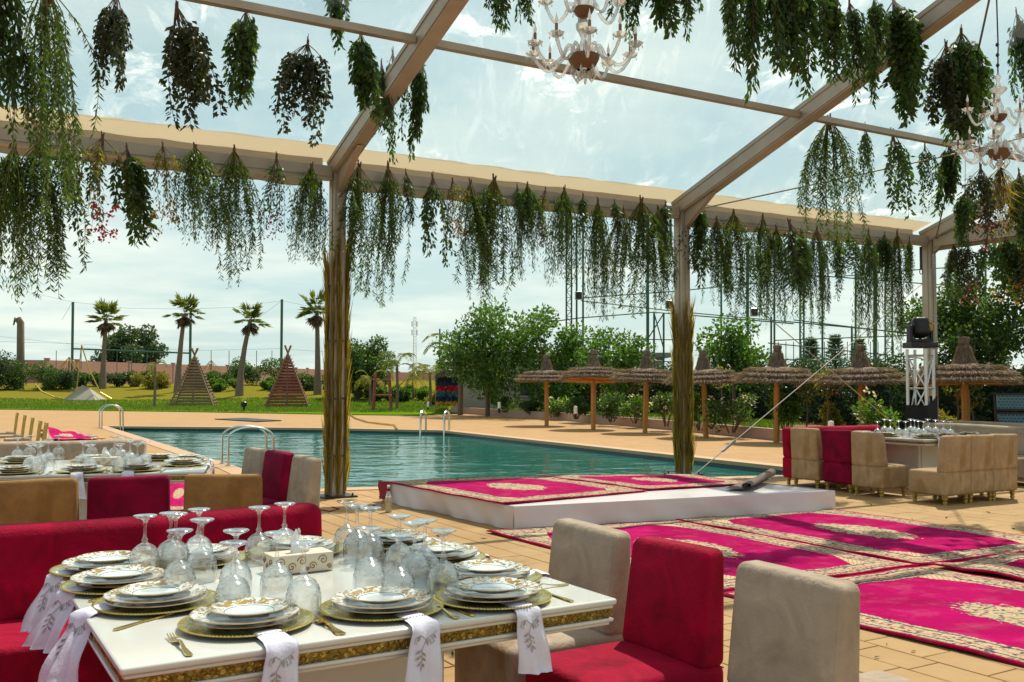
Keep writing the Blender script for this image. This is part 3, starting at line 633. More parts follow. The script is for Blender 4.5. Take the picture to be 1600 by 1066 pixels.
def feather_palm(label, base, h, nf=9, fl=1.6, seed=0, mat='lf_palm', group='young feather palms beyond the pool', tr=.07, name='young_palm'):
    rng = np.random.default_rng(seed); o = thing(name, label, 'palm tree', base, 0, group)
    MB().tube([(0, 0, -.1), (.03, 0, h * .5), (0, 0, h)], [tr * 1.2, tr, tr * .9], 8).build('trunk', M['palmbark'], o, smooth=True)
    P = []; D = []; L = []; mb = MB()
    for k in range(nf):
        az = 2.4 * k + rng.uniform(-.3, .3); el = rng.uniform(.5, 1.3); d = np.array([math.cos(az) * math.cos(el), math.sin(az) * math.cos(el), math.sin(el)]); p = np.array([0, 0, h]); pts = [p.copy()]; ll = fl * rng.uniform(.8, 1.1)
        for s_ in range(12):
            p = p + d * ll / 12; d = d + np.array([0, 0, -.13 - .02 * s_]); d /= np.linalg.norm(d); pts.append(p.copy()); side = np.cross(d, [0, 0, 1]); side /= np.linalg.norm(side) + 1e-6
            if s_ < 1: continue
            for q in range(3):
                for sg in (-1, 1): P.append(p + d * ll / 12 * q / 3); D.append(side * sg + d * .7 + np.array([0, 0, -.25 + rng.normal() * .1])); L.append(ll * .24 * math.sin(math.pi * (s_ + 1) / 14) + .05)
        mb.tube(pts, list(np.linspace(.018, .005, len(pts))), 4, False)
    mb.build('frond_stem', M['lf_ygreen'], o); link('fronds', leaves('fronds', P, D, np.array(L), np.array(L) * .10, M[mat]), o); return o
def shrub(name, label, base, sx, sy, h, n=1500, L=.07, W=.035, mat='lf_mid', group=None, flowers=None, nf=0, cat='shrub', lobes=9, seed=0):
    rng = np.random.default_rng(500 + seed); o = thing(name, label, cat, base, 0, group); cs = []; rs = []
    for k in range(lobes): cs.append((rng.uniform(-.75, .75) * sx / 2, rng.uniform(-.75, .75) * sy / 2, h * rng.uniform(.25, .8))); rs.append(min(sx, h) * rng.uniform(.18, .34))
    tot = sum(r * r for r in rs); link('foliage', clump_leaves(cs, rs, n / tot, L, W, M[mat], 'foliage', squash=.9), o)
    mb = MB()
    for k in range(5): c = Vector(cs[k]); mb.tube([(c.x * .2, c.y * .2, -.05), (c.x * .6, c.y * .6, c.z * .5), c], [.02, .014, .006], 5, False)
    mb.build('stems', M['bark'], o)
    if flowers:
        P = []
        for k in range(nf): c = cs[rng.integers(lobes)]; r = rs[0]; P.append(np.array(c) + rng.normal(size=3) * r * .6)
        P = np.repeat(P, 5, axis=0) + rng.normal(size=(nf * 5, 3)) * .03; tag(link('flowers', leaves('flowers', P, rnd_dir(len(P)), .07, .06, M[flowers]), o), kind='stuff')
    return o
# ============================================================ BACKGROUND
def gat(px, Y): x = (px - 800) / F * Y; return Vector((x, Y, gz(x, Y)))
# far boundary wall, in rendered panels between pilasters
wl = [Vector((-58, 76, 0)), Vector((-40.5, 85, 0)), Vector((-22, 190, 0)), Vector((-12, 215, 0))]
far_wall = thing('boundary_wall', 'long pink rendered boundary wall behind the lawn and the fan palms', 'wall', (0, 0, 0))
for a, b in zip(wl, wl[1:]):
    ln = (b - a).length; k = max(1, int(ln / 4.2)); d = (b - a).normalized(); az = math.atan2(d.y, d.x)
    for i in range(k):
        c = a + (b - a) * ((i + .5) / k); mb = MB(); mb.box((c.x, c.y, 2.15), (ln / k - .36, .2, 2.3 + .03 * (i % 3)), az); mb.build('wall_panel', M['pinkwall'], far_wall)
        q = a + (b - a) * (i / k); mb = MB(); mb.box((q.x, q.y, 2.2), (.36, .3, 2.45), az); mb.box((q.x, q.y, 3.45), (.44, .38, .07), az); mb.build('pilaster', M['pinkwall'], far_wall)
# fan palms
for px, Y, top, ln_, cr_, lab in ((161, 70, 500, .15, 1.0, 'fan palm with orange tinged fronds nearest the far left bushes'), (278, 66, 490, .4, .9, 'tall leaning fan palm rising behind the plain slatted pyramid'),
                            (374, 62, 502, .65, .85, 'leaning fan palm between the two slatted pyramids'), (497, 63, 486, -.1, 1.0, 'tall fan palm with hanging brown skirt behind the left tent post')):
    p = gat(px, Y); z = 1.4 + (597 - top) / F * Y - p.z; fan_palm(lab, p, z, ln_, cr_, seed=int(px))
p = gat(30, 68); o = thing('dead_palm_trunk', 'bare dead palm trunk standing above the bushes', 'tree trunk', p); mb = MB(); mb.tube([(0, 0, 0), (.1, 0, 2), (.05, 0, 4.6), (-.15, 0, 4.9)], [.36, .26, .24, .2], 9); mb.build('trunk', M['palmbark'], o, smooth=True)
mb = MB(); mb.tube([(.05, 0, 4.5), (-.35, 0, 4.85), (-.45, 0, 4.4)], [.2, .14, .05], 6); mb.build('broken_top', M['palmbark'], o)
# trees
tree('broadleaf_tree', 'rounded dark tree growing beyond the pink wall', Vector((-42, 108, .6)), 6.6, 3.3, 40, 170, .34, .18, 'lf_far', .3, squash=1.0, seed=1, crown_from=.1)
tree('broadleaf_tree', 'round dense green tree on the lawn behind the left tent post', gat(560, 60), 3.9, 2.1, 26, 230, .2, .10, 'lf_mid', .16, seed=2, crown_from=.05)
tree('broadleaf_tree', 'tallest leafy tree with open branches beside the striped banner', Vector((-1.0, 40, .1)), 4.75, 1.9, 34, 170, .17, .075, 'lf_tree', .1, seed=3, crown_from=.12)
tree('broadleaf_tree', 'loose leafy tree behind the farthest straw umbrella', Vector((1.2, 38.5, .2)), 4.3, 1.7, 30, 170, .17, .075, 'lf_tree', .1, seed=4, crown_from=.05)
tree('broadleaf_tree', 'small bright green tree between the second and third straw umbrellas', Vector((3.6, 34, .2)), 3.3, 1.15, 26, 280, .14, .07, 'lf_tree', .07, seed=5, crown_from=.2)
tree('broadleaf_tree', 'bushy citrus-like tree right of the middle tent post', Vector((6.7, 29.5, .2)), 3.05, 1.05, 26, 300, .13, .07, 'lf_tree', .07, seed=6, crown_from=.3)
tree('broadleaf_tree', 'dense tree standing behind the spotlight truss', Vector((10.9, 23.6, .2)), 4.2, 1.25, 34, 330, .12, .06, 'lf_mid', .1, seed=7, crown_from=.3)
tree('broadleaf_tree', 'large shady tree over the nearest straw umbrella', Vector((12.6, 22, .2)), 5.9, 1.9, 36, 300, .13, .065, 'lf_mid', .14, seed=8, crown_from=.25)
tree('broadleaf_tree', 'shady tree behind the blue bench at the frame edge', Vector((11.3, 19, .2)), 4.6, 1.3, 30, 300, .12, .06, 'lf_mid', .1, seed=9, crown_from=.42)
for i, (x, y, h) in enumerate(((19, 62, 4.2), (21.2, 64, 4.5), (23.5, 66, 4.3), (33, 66, 4.4))):
    rng = np.random.default_rng(i); o = thing('norfolk_pine', ('first', 'second', 'third', 'fourth')[i] + ' conifer from the middle post, seen through the sports court fence', 'conifer', (x, y, 0), 0, 'conifers beyond the sports court')
    P = []; D = []; mb = MB(); mb.tube([(0, 0, 0), (0, 0, h)], [.14, .03], 6); mb.build('trunk', M['bark'], o)
    for k in range(15):
        z = h * (.3 + .7 * k / 15); r = (h - z) * .28 + .15
        for a in range(8):
            d = np.array([math.cos(a * .785 + k), math.sin(a * .785 + k), .1])
            for q in np.linspace(.1, 1, 7): P += [[d[0] * r * q, d[1] * r * q, z + .12 * q]] * 3; D += [d + rng.normal(size=3) * .5 for _ in range(3)]
    link('needles', leaves('needles', P, D, .26, .06, M['lf_far']), o)
# bushes before the wall
BL = [(-10, 66, 6.5, 2.6, 'lf_far', 'big dark bush at the far left edge of the lawn'), (45, 67, 4.6, 2.2, 'lf_mid', 'rounded bush beside the dead palm trunk'), (92, 69, 3.2, 1.5, 'lf_far', 'grey green bush at the left end of the pink wall'), (135, 73, 3, 1.2, 'lf_mid', 'low bush left of the first fan palm'),
      (205, 73, 3.6, 1.3, 'lf_far', 'wide low bush right of the first fan palm'), (240, 70, 2.4, 1.3, 'lf_ygreen', 'yellowing bush behind the young palm on the lawn'), (330, 69, 3.2, 1.3, 'lf_mid', 'bush of light leaves between plain pyramid and leaning palm'),
      (402, 72, 4.2, 2.1, 'lf_mid', 'spreading bush right of the leaning fan palm'), (352, 66, 2.2, .9, 'lf_fresh', 'small bright bush at the foot of the leaning palm'), (430, 66, 2.6, 1.0, 'lf_fresh', 'bright low bush left of the red pyramid'), (478, 66, 2.4, 1.3, 'lf_mid', 'bush behind the red slatted pyramid'),
      (605, 58, 3.0, 1.1, 'lf_mid', 'clipped low bush left of the wooden tree guard'), (640, 60, 3.2, 1.0, 'lf_fresh', 'bright low hedge bush below the yellow ropes'), (690, 55, 2.6, 1.1, 'lf_ygreen', 'yellow green bush left of the striped banner'), (575, 62, 2.6, .9, 'lf_mid', 'small bush behind the flowering sapling')]
for i, (px, Y, sx, h, mt, lab) in enumerate(BL): shrub('bush', lab, gat(px, Y) - Vector((0, 0, .1)), sx, 2.4, h, 3800, .17, .09, mt, 'bushes along the far lawn', seed=i, lobes=12, cat='bush')
# slatted pyramids
def pyramid(label, p, w_, h, mats, seed):
    random.seed(seed); o = thing('slatted_pyramid', label, 'wooden pyramid', p, random.uniform(.1, .5), 'slatted wooden pyramids on the lawn'); k = w_ / 2
    cs = [(-k, -k), (k, -k), (k, k), (-k, k)]
    for i, (x, y) in enumerate(cs):
        mb = MB(); mb.tube([(x, y, 0), (-x * .14, -y * .14, h * 1.10)], .05, 6); mb.build('pole', M[mats[1]], o)
    n_ = 17
    for i in range(4):
        a, b = Vector((*cs[i], 0)), Vector((*cs[(i + 1) % 4], 0)); mb = None
        for j in range(n_):
            t = (j + .3 + (.5 if i in (1, 2) else 0)) / n_ * .93; q = lambda v: Vector((v.x * (1 - t), v.y * (1 - t), h * t)); mid = (a + b) * .5; nn = mid.normalized() * .06
            mb = MB(); mb.beam(q(a) + nn, q(b) + nn, .03, .085 * random.uniform(.85, 1.1), up=(0, 0, 1)); mb.build('slat', M[mats[0]], o)
    mb = MB(); mb.tube([(0, -k * .5, 0), (0, -k * .5 * .1, h * .9)], .05, 5); mb.build('pole', M[mats[1]], o)
pyramid('grey brown slatted wooden pyramid nearer the young palm', at(303, 636), 2.4, 3.0, ('wood_slat', 'wood_slat'), 3)
pyramid('slatted wooden pyramid stained red at the top, nearer the left post', at(449, 638), 2.3, 3.05, ('wood_red', 'wood_slat'), 4)
# fallen canvas awning, boards, cat and cover plates
p = gat(132, 60); o = thing('collapsed_awning', 'collapsed canvas awning with bent poles lying on the far lawn', 'awning', p); mb = MB(); mb.add([(-1.1, -.5, 0), (1.0, -.6, 0), (1.1, .7, .05), (-1, .6, .05), (-.1, 0, .95), (.3, .1, .75)], [(0, 1, 5, 4), (1, 2, 5), (2, 3, 4, 5), (3, 0, 4), (0, 3, 2, 1)]); mb.build('canvas', simple('grey_canvas', (.34, .31, .26), .9, 0, .15, 2, .5, 6), o)
mb = MB(); mb.tube([(-3, 0, 1.0), (-2.6, 0, .55), (-1.8, 0, .2), (-1, 0, .05)], .05, 5); mb.tube([(-.2, 0, 3.4), (.3, 0, 1.9), (1.0, 0, .5), (1.7, 0, .1)], .04, 5); mb.tube([(-.2, 0, 3.4), (-.5, 0, 0)], .03, 5); mb.build('poles', M['gold_w'], o)
p = at(205, 632, .05); o = thing('plank_pile', 'low pile of weathered planks on the lawn before the plain pyramid', 'planks', p)
for i in range(6): mb = MB(); mb.box((-1.6 + i * .75, random.uniform(-.2, .2), .06 + .02 * (i % 2)), (1.5, .16, .05), random.uniform(-.25, .25)); mb.build('plank', M['wood_slat'], o)
p = at(381, 643, .03); o = thing('lawn_lamp', 'small dark ground spotlight on the lawn near the pool', 'spotlight', p); MB().lathe([(.05, 0), (.05, .2), (.14, .25), (.15, .42), (.1, .46), (.01, .46)], 12).build('housing', M['dark_m'], o)
for i, (a, b, c, d_, lab) in enumerate((((335, 655.5), (382, 654), (440, 658), (400, 659.5), 'dark steel cover plate lying flat on the far pool deck'),)):
    q = [at(*t) for t in (a, b, c, d_)]; mb = MB(); mb.prism([(t.x, t.y) for t in q[::-1]], .002, .03); tag(mb.build('cover_plate', M['dark_m']), lab, 'cover plate')
# goal posts with wires, nets
netg = thing('net_frame', 'tall green steel net frame with wires strung before the pink wall', 'net frame', (0, 0, 0)); Yn = 80
for px, t in ((113, 472), (297, 483), (439.5, 468)): a = gat(px, Yn); b = atd(px + 1, t, Yn); mb = MB(); mb.tube([a, b], .11, 8); mb.build('post', M['green_m'], netg)
for a, b in (((113, 545), (296, 552)),): mb = MB(); mb.tube([atd(*a, Yn), atd(*b, Yn)], .07, 6); mb.build('crossbar', M['green_m'], netg)
for pts in (((0, 446), (113, 472), (200, 482), (297, 483), (370, 480), (440, 470), (520, 486)), ((0, 534), (113, 537), (300, 548), (440, 545), (520, 551)), ((0, 526), (113, 538)), ((113, 472), (97, 500)), ((440, 470), (404, 497))):
    mb = MB(); mb.tube([atd(x, y, Yn) for x, y in pts], .012, 4, False); mb.build('wire', M['cable'], netg)
for px in (88, 127, 183, 206, 230, 330, 358, 401, 425): mb = MB(); mb.tube([gat(px, Yn + 1), atd(px, 548, Yn + 1)], .03, 5); mb.build('stake', M['green_m'], netg)
# rope cones
for i, (px, Y, t, lab) in enumerate(((108, 74, 558, 'cone of yellow guy ropes at the left end of the pink wall'), (330, 78, 563, 'cone of yellow guy ropes between the pyramids'), (645, 60, 582, 'cone of yellow ropes above the low bushes by the banner'))):
    p = gat(px, Y); o = thing('rope_cone', lab, 'ropes', p, 0, 'cones of yellow ropes'); h = atd(px, t, Y).z - p.z; mb = MB(); mb.tube([(0, 0, 0), (0, 0, h)], .05, 6); mb.build('pole', M['palmbark'], o)
    for k in range(9): mb = MB(); a = k * .7; mb.tube([(0, 0, h), (1.0 * math.cos(a), 1.0 * math.sin(a), h * .45), (1.35 * math.cos(a), 1.35 * math.sin(a), 0)], .02, 4, False); mb.build('rope', M['lf_yellow'], o)
# radio mast
o = thing('radio_mast', 'distant lattice radio mast above the trees', 'radio mast', (-40.0, 400, 0)); mb = MB(); hm = 1.4 + (597 - 495) / F * 400
for a in range(3): mb.tube([(1.0 * math.cos(a * 2.09), 1.0 * math.sin(a * 2.09), 0), (.6 * math.cos(a * 2.09), .6 * math.sin(a * 2.09), hm)], .1, 4)
for k in range(22):
    z = hm * k / 22; r = 1.0 - .4 * k / 22
    for a in range(3): b = a + 1; mb.tube([(r * math.cos(a * 2.09), r * math.sin(a * 2.09), z), (r * math.cos(b * 2.09), r * math.sin(b * 2.09), z + hm / 22)], .06, 3)
mb.build('lattice', M['alu_b'], o); mb = MB(); [mb.box((x, 0, z), (.5, .4, 2.2)) for x, z in ((-1, hm - 3), (1, hm - 3), (-1, hm - 6.5), (1, hm - 6.5))]; mb.build('antennas', M['alu_b'], o)
o = thing('utility_pole', 'thin dark pole behind the trees left of the banner', 'pole', gat(687, 62)); MB().tube([(0, 0, 0), (0, 0, 4.4)], .05, 6).build('shaft', M['dark_m'], o)
# low building behind the tree
o = thing('low_building', 'low flat roofed building half hidden behind the trees', 'building', (2.2, 47, 0)); mb = MB(); mb.box((0, 0, 1.25), (9.5, 5, 2.5)); mb.build('wall', simple('pale_render', (.40, .37, .32), .9, 0, .1, 1), o)
mb = MB(); mb.box((0, 0, 2.62), (10, 5.6, .22)); mb.build('roof', simple('grey_roof_edge', (.25, .24, .21), .8), o)
for i in range(4): mb = MB(); mb.box((-3.2 + i * 1.7, -2.53, 1.35), (.8, .05, 1.3)); wdw = mb.build('window', M['alu_b'], o); mb = MB(); mb.box((-3.2 + i * 1.7, -2.57, 1.35), (.66, .02, 1.14)); mb.build('pane', simple('dark_window_glass', (.03, .04, .045), .08) if i == 0 else bpy.data.materials['dark_window_glass'], wdw)
# striped banner rug
p = Vector((-2.85, 43, .03)); o = thing('striped_banner', 'fringed banner striped black and white, red, teal, navy and yellow by the trees', 'banner', p)
for i, (c, z0, z1) in enumerate((((.45, .43, .40), 1.62, 1.95), ((.03, .03, .04), 1.44, 1.64), ((.015, .06, .13), 1.26, 1.45), ((.55, .02, .06), 1.0, 1.27), ((.03, .17, .22), .78, 1.01), ((.02, .04, .12), .56, .80), ((.55, .36, .04), .40, .58))):
    mt = simple('banner_dye', c, .95, 0, .5 if i else .9, 9); P = []; 
    for k in range(210): P.append((RNG.uniform(-.46, .46), RNG.uniform(-.03, .03), RNG.uniform(z0 + .04, z1)))
    link('stripe', leaves('stripe', np.array(P), np.array([[0, 0, -1.0]] * 210) + RNG.normal(size=(210, 3)) * .1, .16, .10, mt), o)
for x in (-.5, .5): MB().tube([(x, 0, 0), (x, 0, 2.0)], .03, 6).build('post', M['wood_slat'], o)
MB().tube([(-.5, 0, 1.96), (.5, 0, 1.96)], .025, 6).build('rail', M['wood_slat'], o)
# young palms etc.
feather_palm('slim young palm alone on the near edge of the lawn', at(241, 637, .04), 2.2, 5, .9, 11, 'lf_ygreen')
feather_palm('arching young palm right of the wooden tree guard', at(620, 641, .04), 2.1, 8, 1.5, 12)
feather_palm('yellowing young palm behind the wooden tree guard', gat(578, 54), 1.4, 8, 1.3, 13, 'lf_ygreen')
feather_palm('drooping feather palm whose fronds arch over the banner', Vector((-2.2, 41.5, .05)), 2.2, 12, 2.1, 14, 'lf_palm', tr=.1)
feather_palm('thick low feather palm with arching brown fronds left of the banner', gat(672, 52), 1.7, 11, 1.9, 15, 'lf_ygreen')
feather_palm('small feather palm left of the red slatted pyramid', gat(590, 60), 1.5, 7, 1.3, 16)
p = at(597, 643, .04); o = thing('tree_guard', 'red brown wooden guard of four leaning posts round a sapling', 'tree guard', p)
for x, y in ((-.42, -.3), (.42, -.3), (.42, .3), (-.42, .3)): MB().tube([(x, y, 0), (x * .75, y * .75, 1.75)], .045, 6).build('post', M['wood_red'], o)
for z in (.75, 1.45):
    for a, b in (((-.4, -.27), (.4, -.27)), ((.4, -.27), (.4, .27)), ((.4, .27), (-.4, .27)), ((-.4, .27), (-.4, -.27))): MB().tube([(a[0] * .95, a[1], z), (b[0] * .95, b[1], z)], .035, 5).build('rail', M['wood_red'], o)
# grass tufts along the lawn edge
P = []; 
for k in range(26000):
    px = RNG.uniform(-40, 700); Y = RNG.uniform(44, 60); q = gat(px, Y); x = q.x
    kk = 0
    while kk < len(lawnedge) - 2 and lawnedge[kk + 1].x < x: kk += 1
    a, b = lawnedge[kk], lawnedge[kk + 1]; y0 = a.y + (b.y - a.y) * (x - a.x) / (b.x - a.x)
    if Y > y0 + .05: P.append(tuple(q))
P = np.array(P); tag(link('grass', leaves('grass', P, RNG.normal(size=(len(P), 3)) * .35 + [0, 0, 1], .13, .05, M['grass'])), 'short lawn grass growing up to the deck edge', 'grass', kind='stuff')
# ---- hedge, shrubs and ground cover on the planting bed
hp = [Vector((.6, 46, 0)), Vector((3.6, 40, 0)), Vector((8.3, 30.2, 0)), Vector((9.9, 23.8, 0)), Vector((11.2, 19.4, 0)), Vector((14.5, 13, 0)), Vector((18, 9, 0))]
o = thing('hedge', 'long dark flowering hedge behind the straw umbrellas', 'hedge', (0, 0, 0)); P = []; D = []; mb = MB()
for a, b in zip(hp, hp[1:]):
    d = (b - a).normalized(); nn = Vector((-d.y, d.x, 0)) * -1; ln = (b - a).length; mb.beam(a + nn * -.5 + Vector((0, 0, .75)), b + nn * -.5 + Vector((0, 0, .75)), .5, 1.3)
    k = int(ln * 1500); s_ = RNG.random(k); hgt = 1.65 + .25 * np.sin(s_ * ln * 1.7) + .12 * np.sin(s_ * ln * 5.3); z = .2 + hgt * RNG.random(k) ** .8; off = RNG.uniform(-.75, .2, k) + .22 * np.sin(s_ * ln * 2.9 + z * 2)
    A = np.array(a)[None]; P.append(A + np.outer(s_ * ln, np.array(d)) + np.outer(off, np.array(nn)) + np.outer(z, [0, 0, 1])); D.append(RNG.normal(size=(k, 3)) - np.array(nn) * .3)
P = np.concatenate(P); D = np.concatenate(D); link('foliage', leaves('foliage', P, D, .10 * (.6 + .8 * RNG.random(len(P))), .06, M['lf_hedge']), o); mb.build('dark_core', simple('hedge_shade', (.012, .02, .008), .95), o)  # dark core box stands in for the shade inside the hedge
idx = RNG.integers(0, len(P), 90); Q = np.repeat(P[idx], 4, axis=0) + RNG.normal(size=(360, 3)) * .04 - np.array([.18, .1, 0]); link('flowers', leaves('flowers', Q, rnd_dir(360), .08, .07, M['flower_p']), o)
SH = [(868, 36, .9, .8, 'lf_fresh', 'flowering low plant behind the farthest straw umbrella', 'flower_w'), (900, 33.5, .8, .7, 'lf_mid', 'low plant at the kerb near the second straw umbrella', None), (955, 31, 1.0, .95, 'lf_mid', 'rounded plant between second and third straw umbrellas', None),
      (992, 30, .8, .8, 'lf_fresh', 'bright plant just left of the middle post', 'flower_w'), (1040, 28, .9, 1.0, 'lf_mid', 'leafy plant directly behind the middle post', 'flower_w'), (1092, 25.7, .8, .9, 'lf_fresh', 'white flowering plant right of the middle post', 'flower_w'),
      (1142, 24.6, 1.2, .95, 'lf_mid', 'dark oleander bush between the fourth and fifth umbrellas', 'flower_w'), (1228, 22.9, .7, .95, 'lf_fresh', 'pale leaved plant right of the fifth umbrella pole', None), (1300, 22, .5, .8, 'lf_ygreen', 'thin yellow green plant left of the sixth umbrella pole', None),
      (1375, 19.6, .8, .95, 'lf_fresh', 'bright flowering plant left of the spotlight truss', 'flower_w'), (1480, 19, .6, .6, 'lf_ygreen', 'sparse small plant right of the spotlight truss', None), (790, 40, 1.5, .7, 'lf_fresh', 'bright ground plant right of the banner', None), (830, 38, 1.0, .6, 'lf_mid', 'low plant left of the farthest straw umbrella', None), (1552, 17, .5, .5, 'lf_ygreen', 'small pale plant left of the blue bench', 'flower_w')]
for i, (px, Y, sx, h, mt, lab, fl) in enumerate(SH): shrub('shrub', lab, Vector(((px - 800) / F * Y, Y, .18)), sx, sx, h, 1200, .10, .045, mt, 'shrubs in the planting bed', fl, 14, seed=40 + i)
shrub('bougainvillea', 'bougainvillea with pink flowers above the third straw umbrella', Vector((3.9, 35.2, .2)), 1.3, 1, 2.7, 1500, .11, .06, 'lf_mid', None, 'flower_p', 150, 'bougainvillea', seed=70)
for i, (px, Y, h) in enumerate(((1010, 30, 1.7), (1125, 27, 1.5), (1258, 22.6, 1.15), (1290, 21.5, 1.3), (1492, 18.5, 1.4), (1515, 18, 1.1))):
    o = thing('sapling', 'thin staked sapling in the planting bed, ' + ('left of the middle post', 'behind the fourth umbrella', 'right of the fifth umbrella', 'left of the sixth umbrella', 'right of the spotlight truss', 'before the nearest umbrella')[i], 'sapling', Vector(((px - 800) / F * Y, Y, .2)), 0, 'saplings in the planting bed')
    MB().tube([(0, 0, 0), (.05, 0, h * .5), (-.03, .02, h)], [.025, .02, .008], 5).build('trunk', M['bark'], o); q = rnd_dir(110, .2) * [.22, .22, .3] + [0, 0, h * .85]; link('foliage', leaves('foliage', q, rnd_dir(110), .10, .045, M['lf_ygreen']), o)
P = []
for k in range(16000):
    a = RNG.random(); i = RNG.integers(0, 4); q = kerbline[i].lerp(kerbline[i + 1], a); q = q + Vector((.89, .46, 0)) * RNG.uniform(.25, 3.4)
    if math.sin(q.x * 1.3) + math.sin(q.y * .9 + 1) + RNG.normal() * .4 > -.2: P.append((q.x, q.y, .19))
tag(link('ground_cover', leaves('ground_cover', np.array(P), RNG.normal(size=(len(P), 3)) * .5 + [0, 0, 1], .12, .035, M['grass'])), 'patchy grass and weeds on the planting bed', 'ground cover', kind='stuff')
for i, (px, Y) in enumerate(((669, 46), (780, 38), (899, 31.5), (1297, 19.5))):
    o = thing('garden_light', 'white bollard garden light ' + ('on the lawn path near the banner', 'at the start of the pink kerb', 'beside the second straw umbrella', 'behind the red sofa in the planting bed')[i], 'garden light', Vector(((px - 800) / F * Y, Y, .04 if i == 0 else .2)), 0, 'bollard garden lights')
    MB().lathe([(.045, 0), (.045, .18), (.05, .18)], 10).build('post', M['dark_m'], o); MB().lathe([(.06, .18), (.06, .40), (.05, .42), (.001, .43)], 12).build('shade', M['bulb'], o)
# ---- sports court of green steel
Yc = 44
court = thing('sports_court_fence', 'green steel sports court enclosure behind the umbrellas', 'fence', (0, 0, 0))
def seg(a, b, r, name='rail', Y=Yc, Y2=None): mb = MB(); mb.tube([atd(*a, Y), atd(*b, Y2 or Y)], r, 6, False); return mb.build(name, M['green_m'], court)
for px, t in ((901, 340), (911, 340), (1012, 340), (1022, 488), (1037, 490), (1127, 380), (1168, 380), (1205, 495), (1210, 380), (1331, 510), (1337, 420), (1285, 400), (1540, 380)): seg((px, t), (px, 597), .045 if px not in (1012, 1168) else .07, 'post')
seg((1368, 380), (1367, 597), .09, 'post')
for a, b in (((860, 503), (905, 497)), ((905, 497), (1022, 488)), ((1022, 488), (1240, 506)), ((908, 470), (1060, 487)), ((1060, 487), (1430, 521)), ((904, 466), (1058, 455)), ((1058, 455), (1240, 436)), ((911, 390), (1060, 410)), ((1060, 410), (1240, 428)), ((1240, 428), (1600, 455)), ((1240, 500), (1430, 523)), ((1210, 532), (1430, 524)),
             ((1200, 562), (1430, 562)), ((1020, 564), (1060, 566)), ((885, 529), (1060, 531)), ((1300, 433), (1440, 421)), ((1440, 421), (1600, 410)), ((885, 567), (1010, 570)), ((1200, 536), (1440, 560)), ((1022, 489), (1037, 545)), ((1037, 490), (1012, 530))): seg(a, b, .028)
for px in range(1216, 1420, 12): seg((px, 534 if px % 24 else 540), (px, 597), .018, 'picket')
for i, (pxs, t) in enumerate((((885, 893), 340), ((1250, 1256), 430), ((1383, 1394), 400))):
    o = thing('floodlight_tower', ('narrow ladder-like lattice tower right of the tall leafy tree', 'slender lattice tower right of the fifth straw umbrella', 'slender lattice tower left of the spotlight')[i], 'lattice tower', (0, 0, 0), 0, 'lattice towers of the sports court')
    for px in pxs: mb = MB(); mb.tube([atd(px, 600, Yc - 1), atd(px, t, Yc - 1)], .04, 5); mb.build('upright', M['green_m'], o)
    mb = MB(); y = 595; s_ = 0
    while y > t: mb.tube([atd(pxs[s_ % 2], y, Yc - 1), atd(pxs[(s_ + 1) % 2], y - 10, Yc - 1)], .02, 4, False); mb.tube([atd(pxs[0], y, Yc - 1), atd(pxs[1], y, Yc - 1)], .02, 4, False); y -= 10; s_ += 1
    mb.build('lacing', M['green_m'], o)
for i, (px, py) in enumerate(((904, 462), (1045, 476), (1178, 488), (1525, 446))):
    p = atd(px, py, Yc - .6); o = thing('floodlight', 'grey floodlight on the court frame, ' + ('by the ladder-like tower', 'just left of the middle post', 'right of the middle post', 'above the nearest umbrella')[i], 'floodlight', p, 0, 'floodlights on the court frame')
    MB().rbox((0, 0, 0), (.34, .22, .38), .06).build('housing', M['alu_b'], o); MB().box((0, -.12, 0), (.28, .02, .3)).build('lens', M['dark_m'], o)

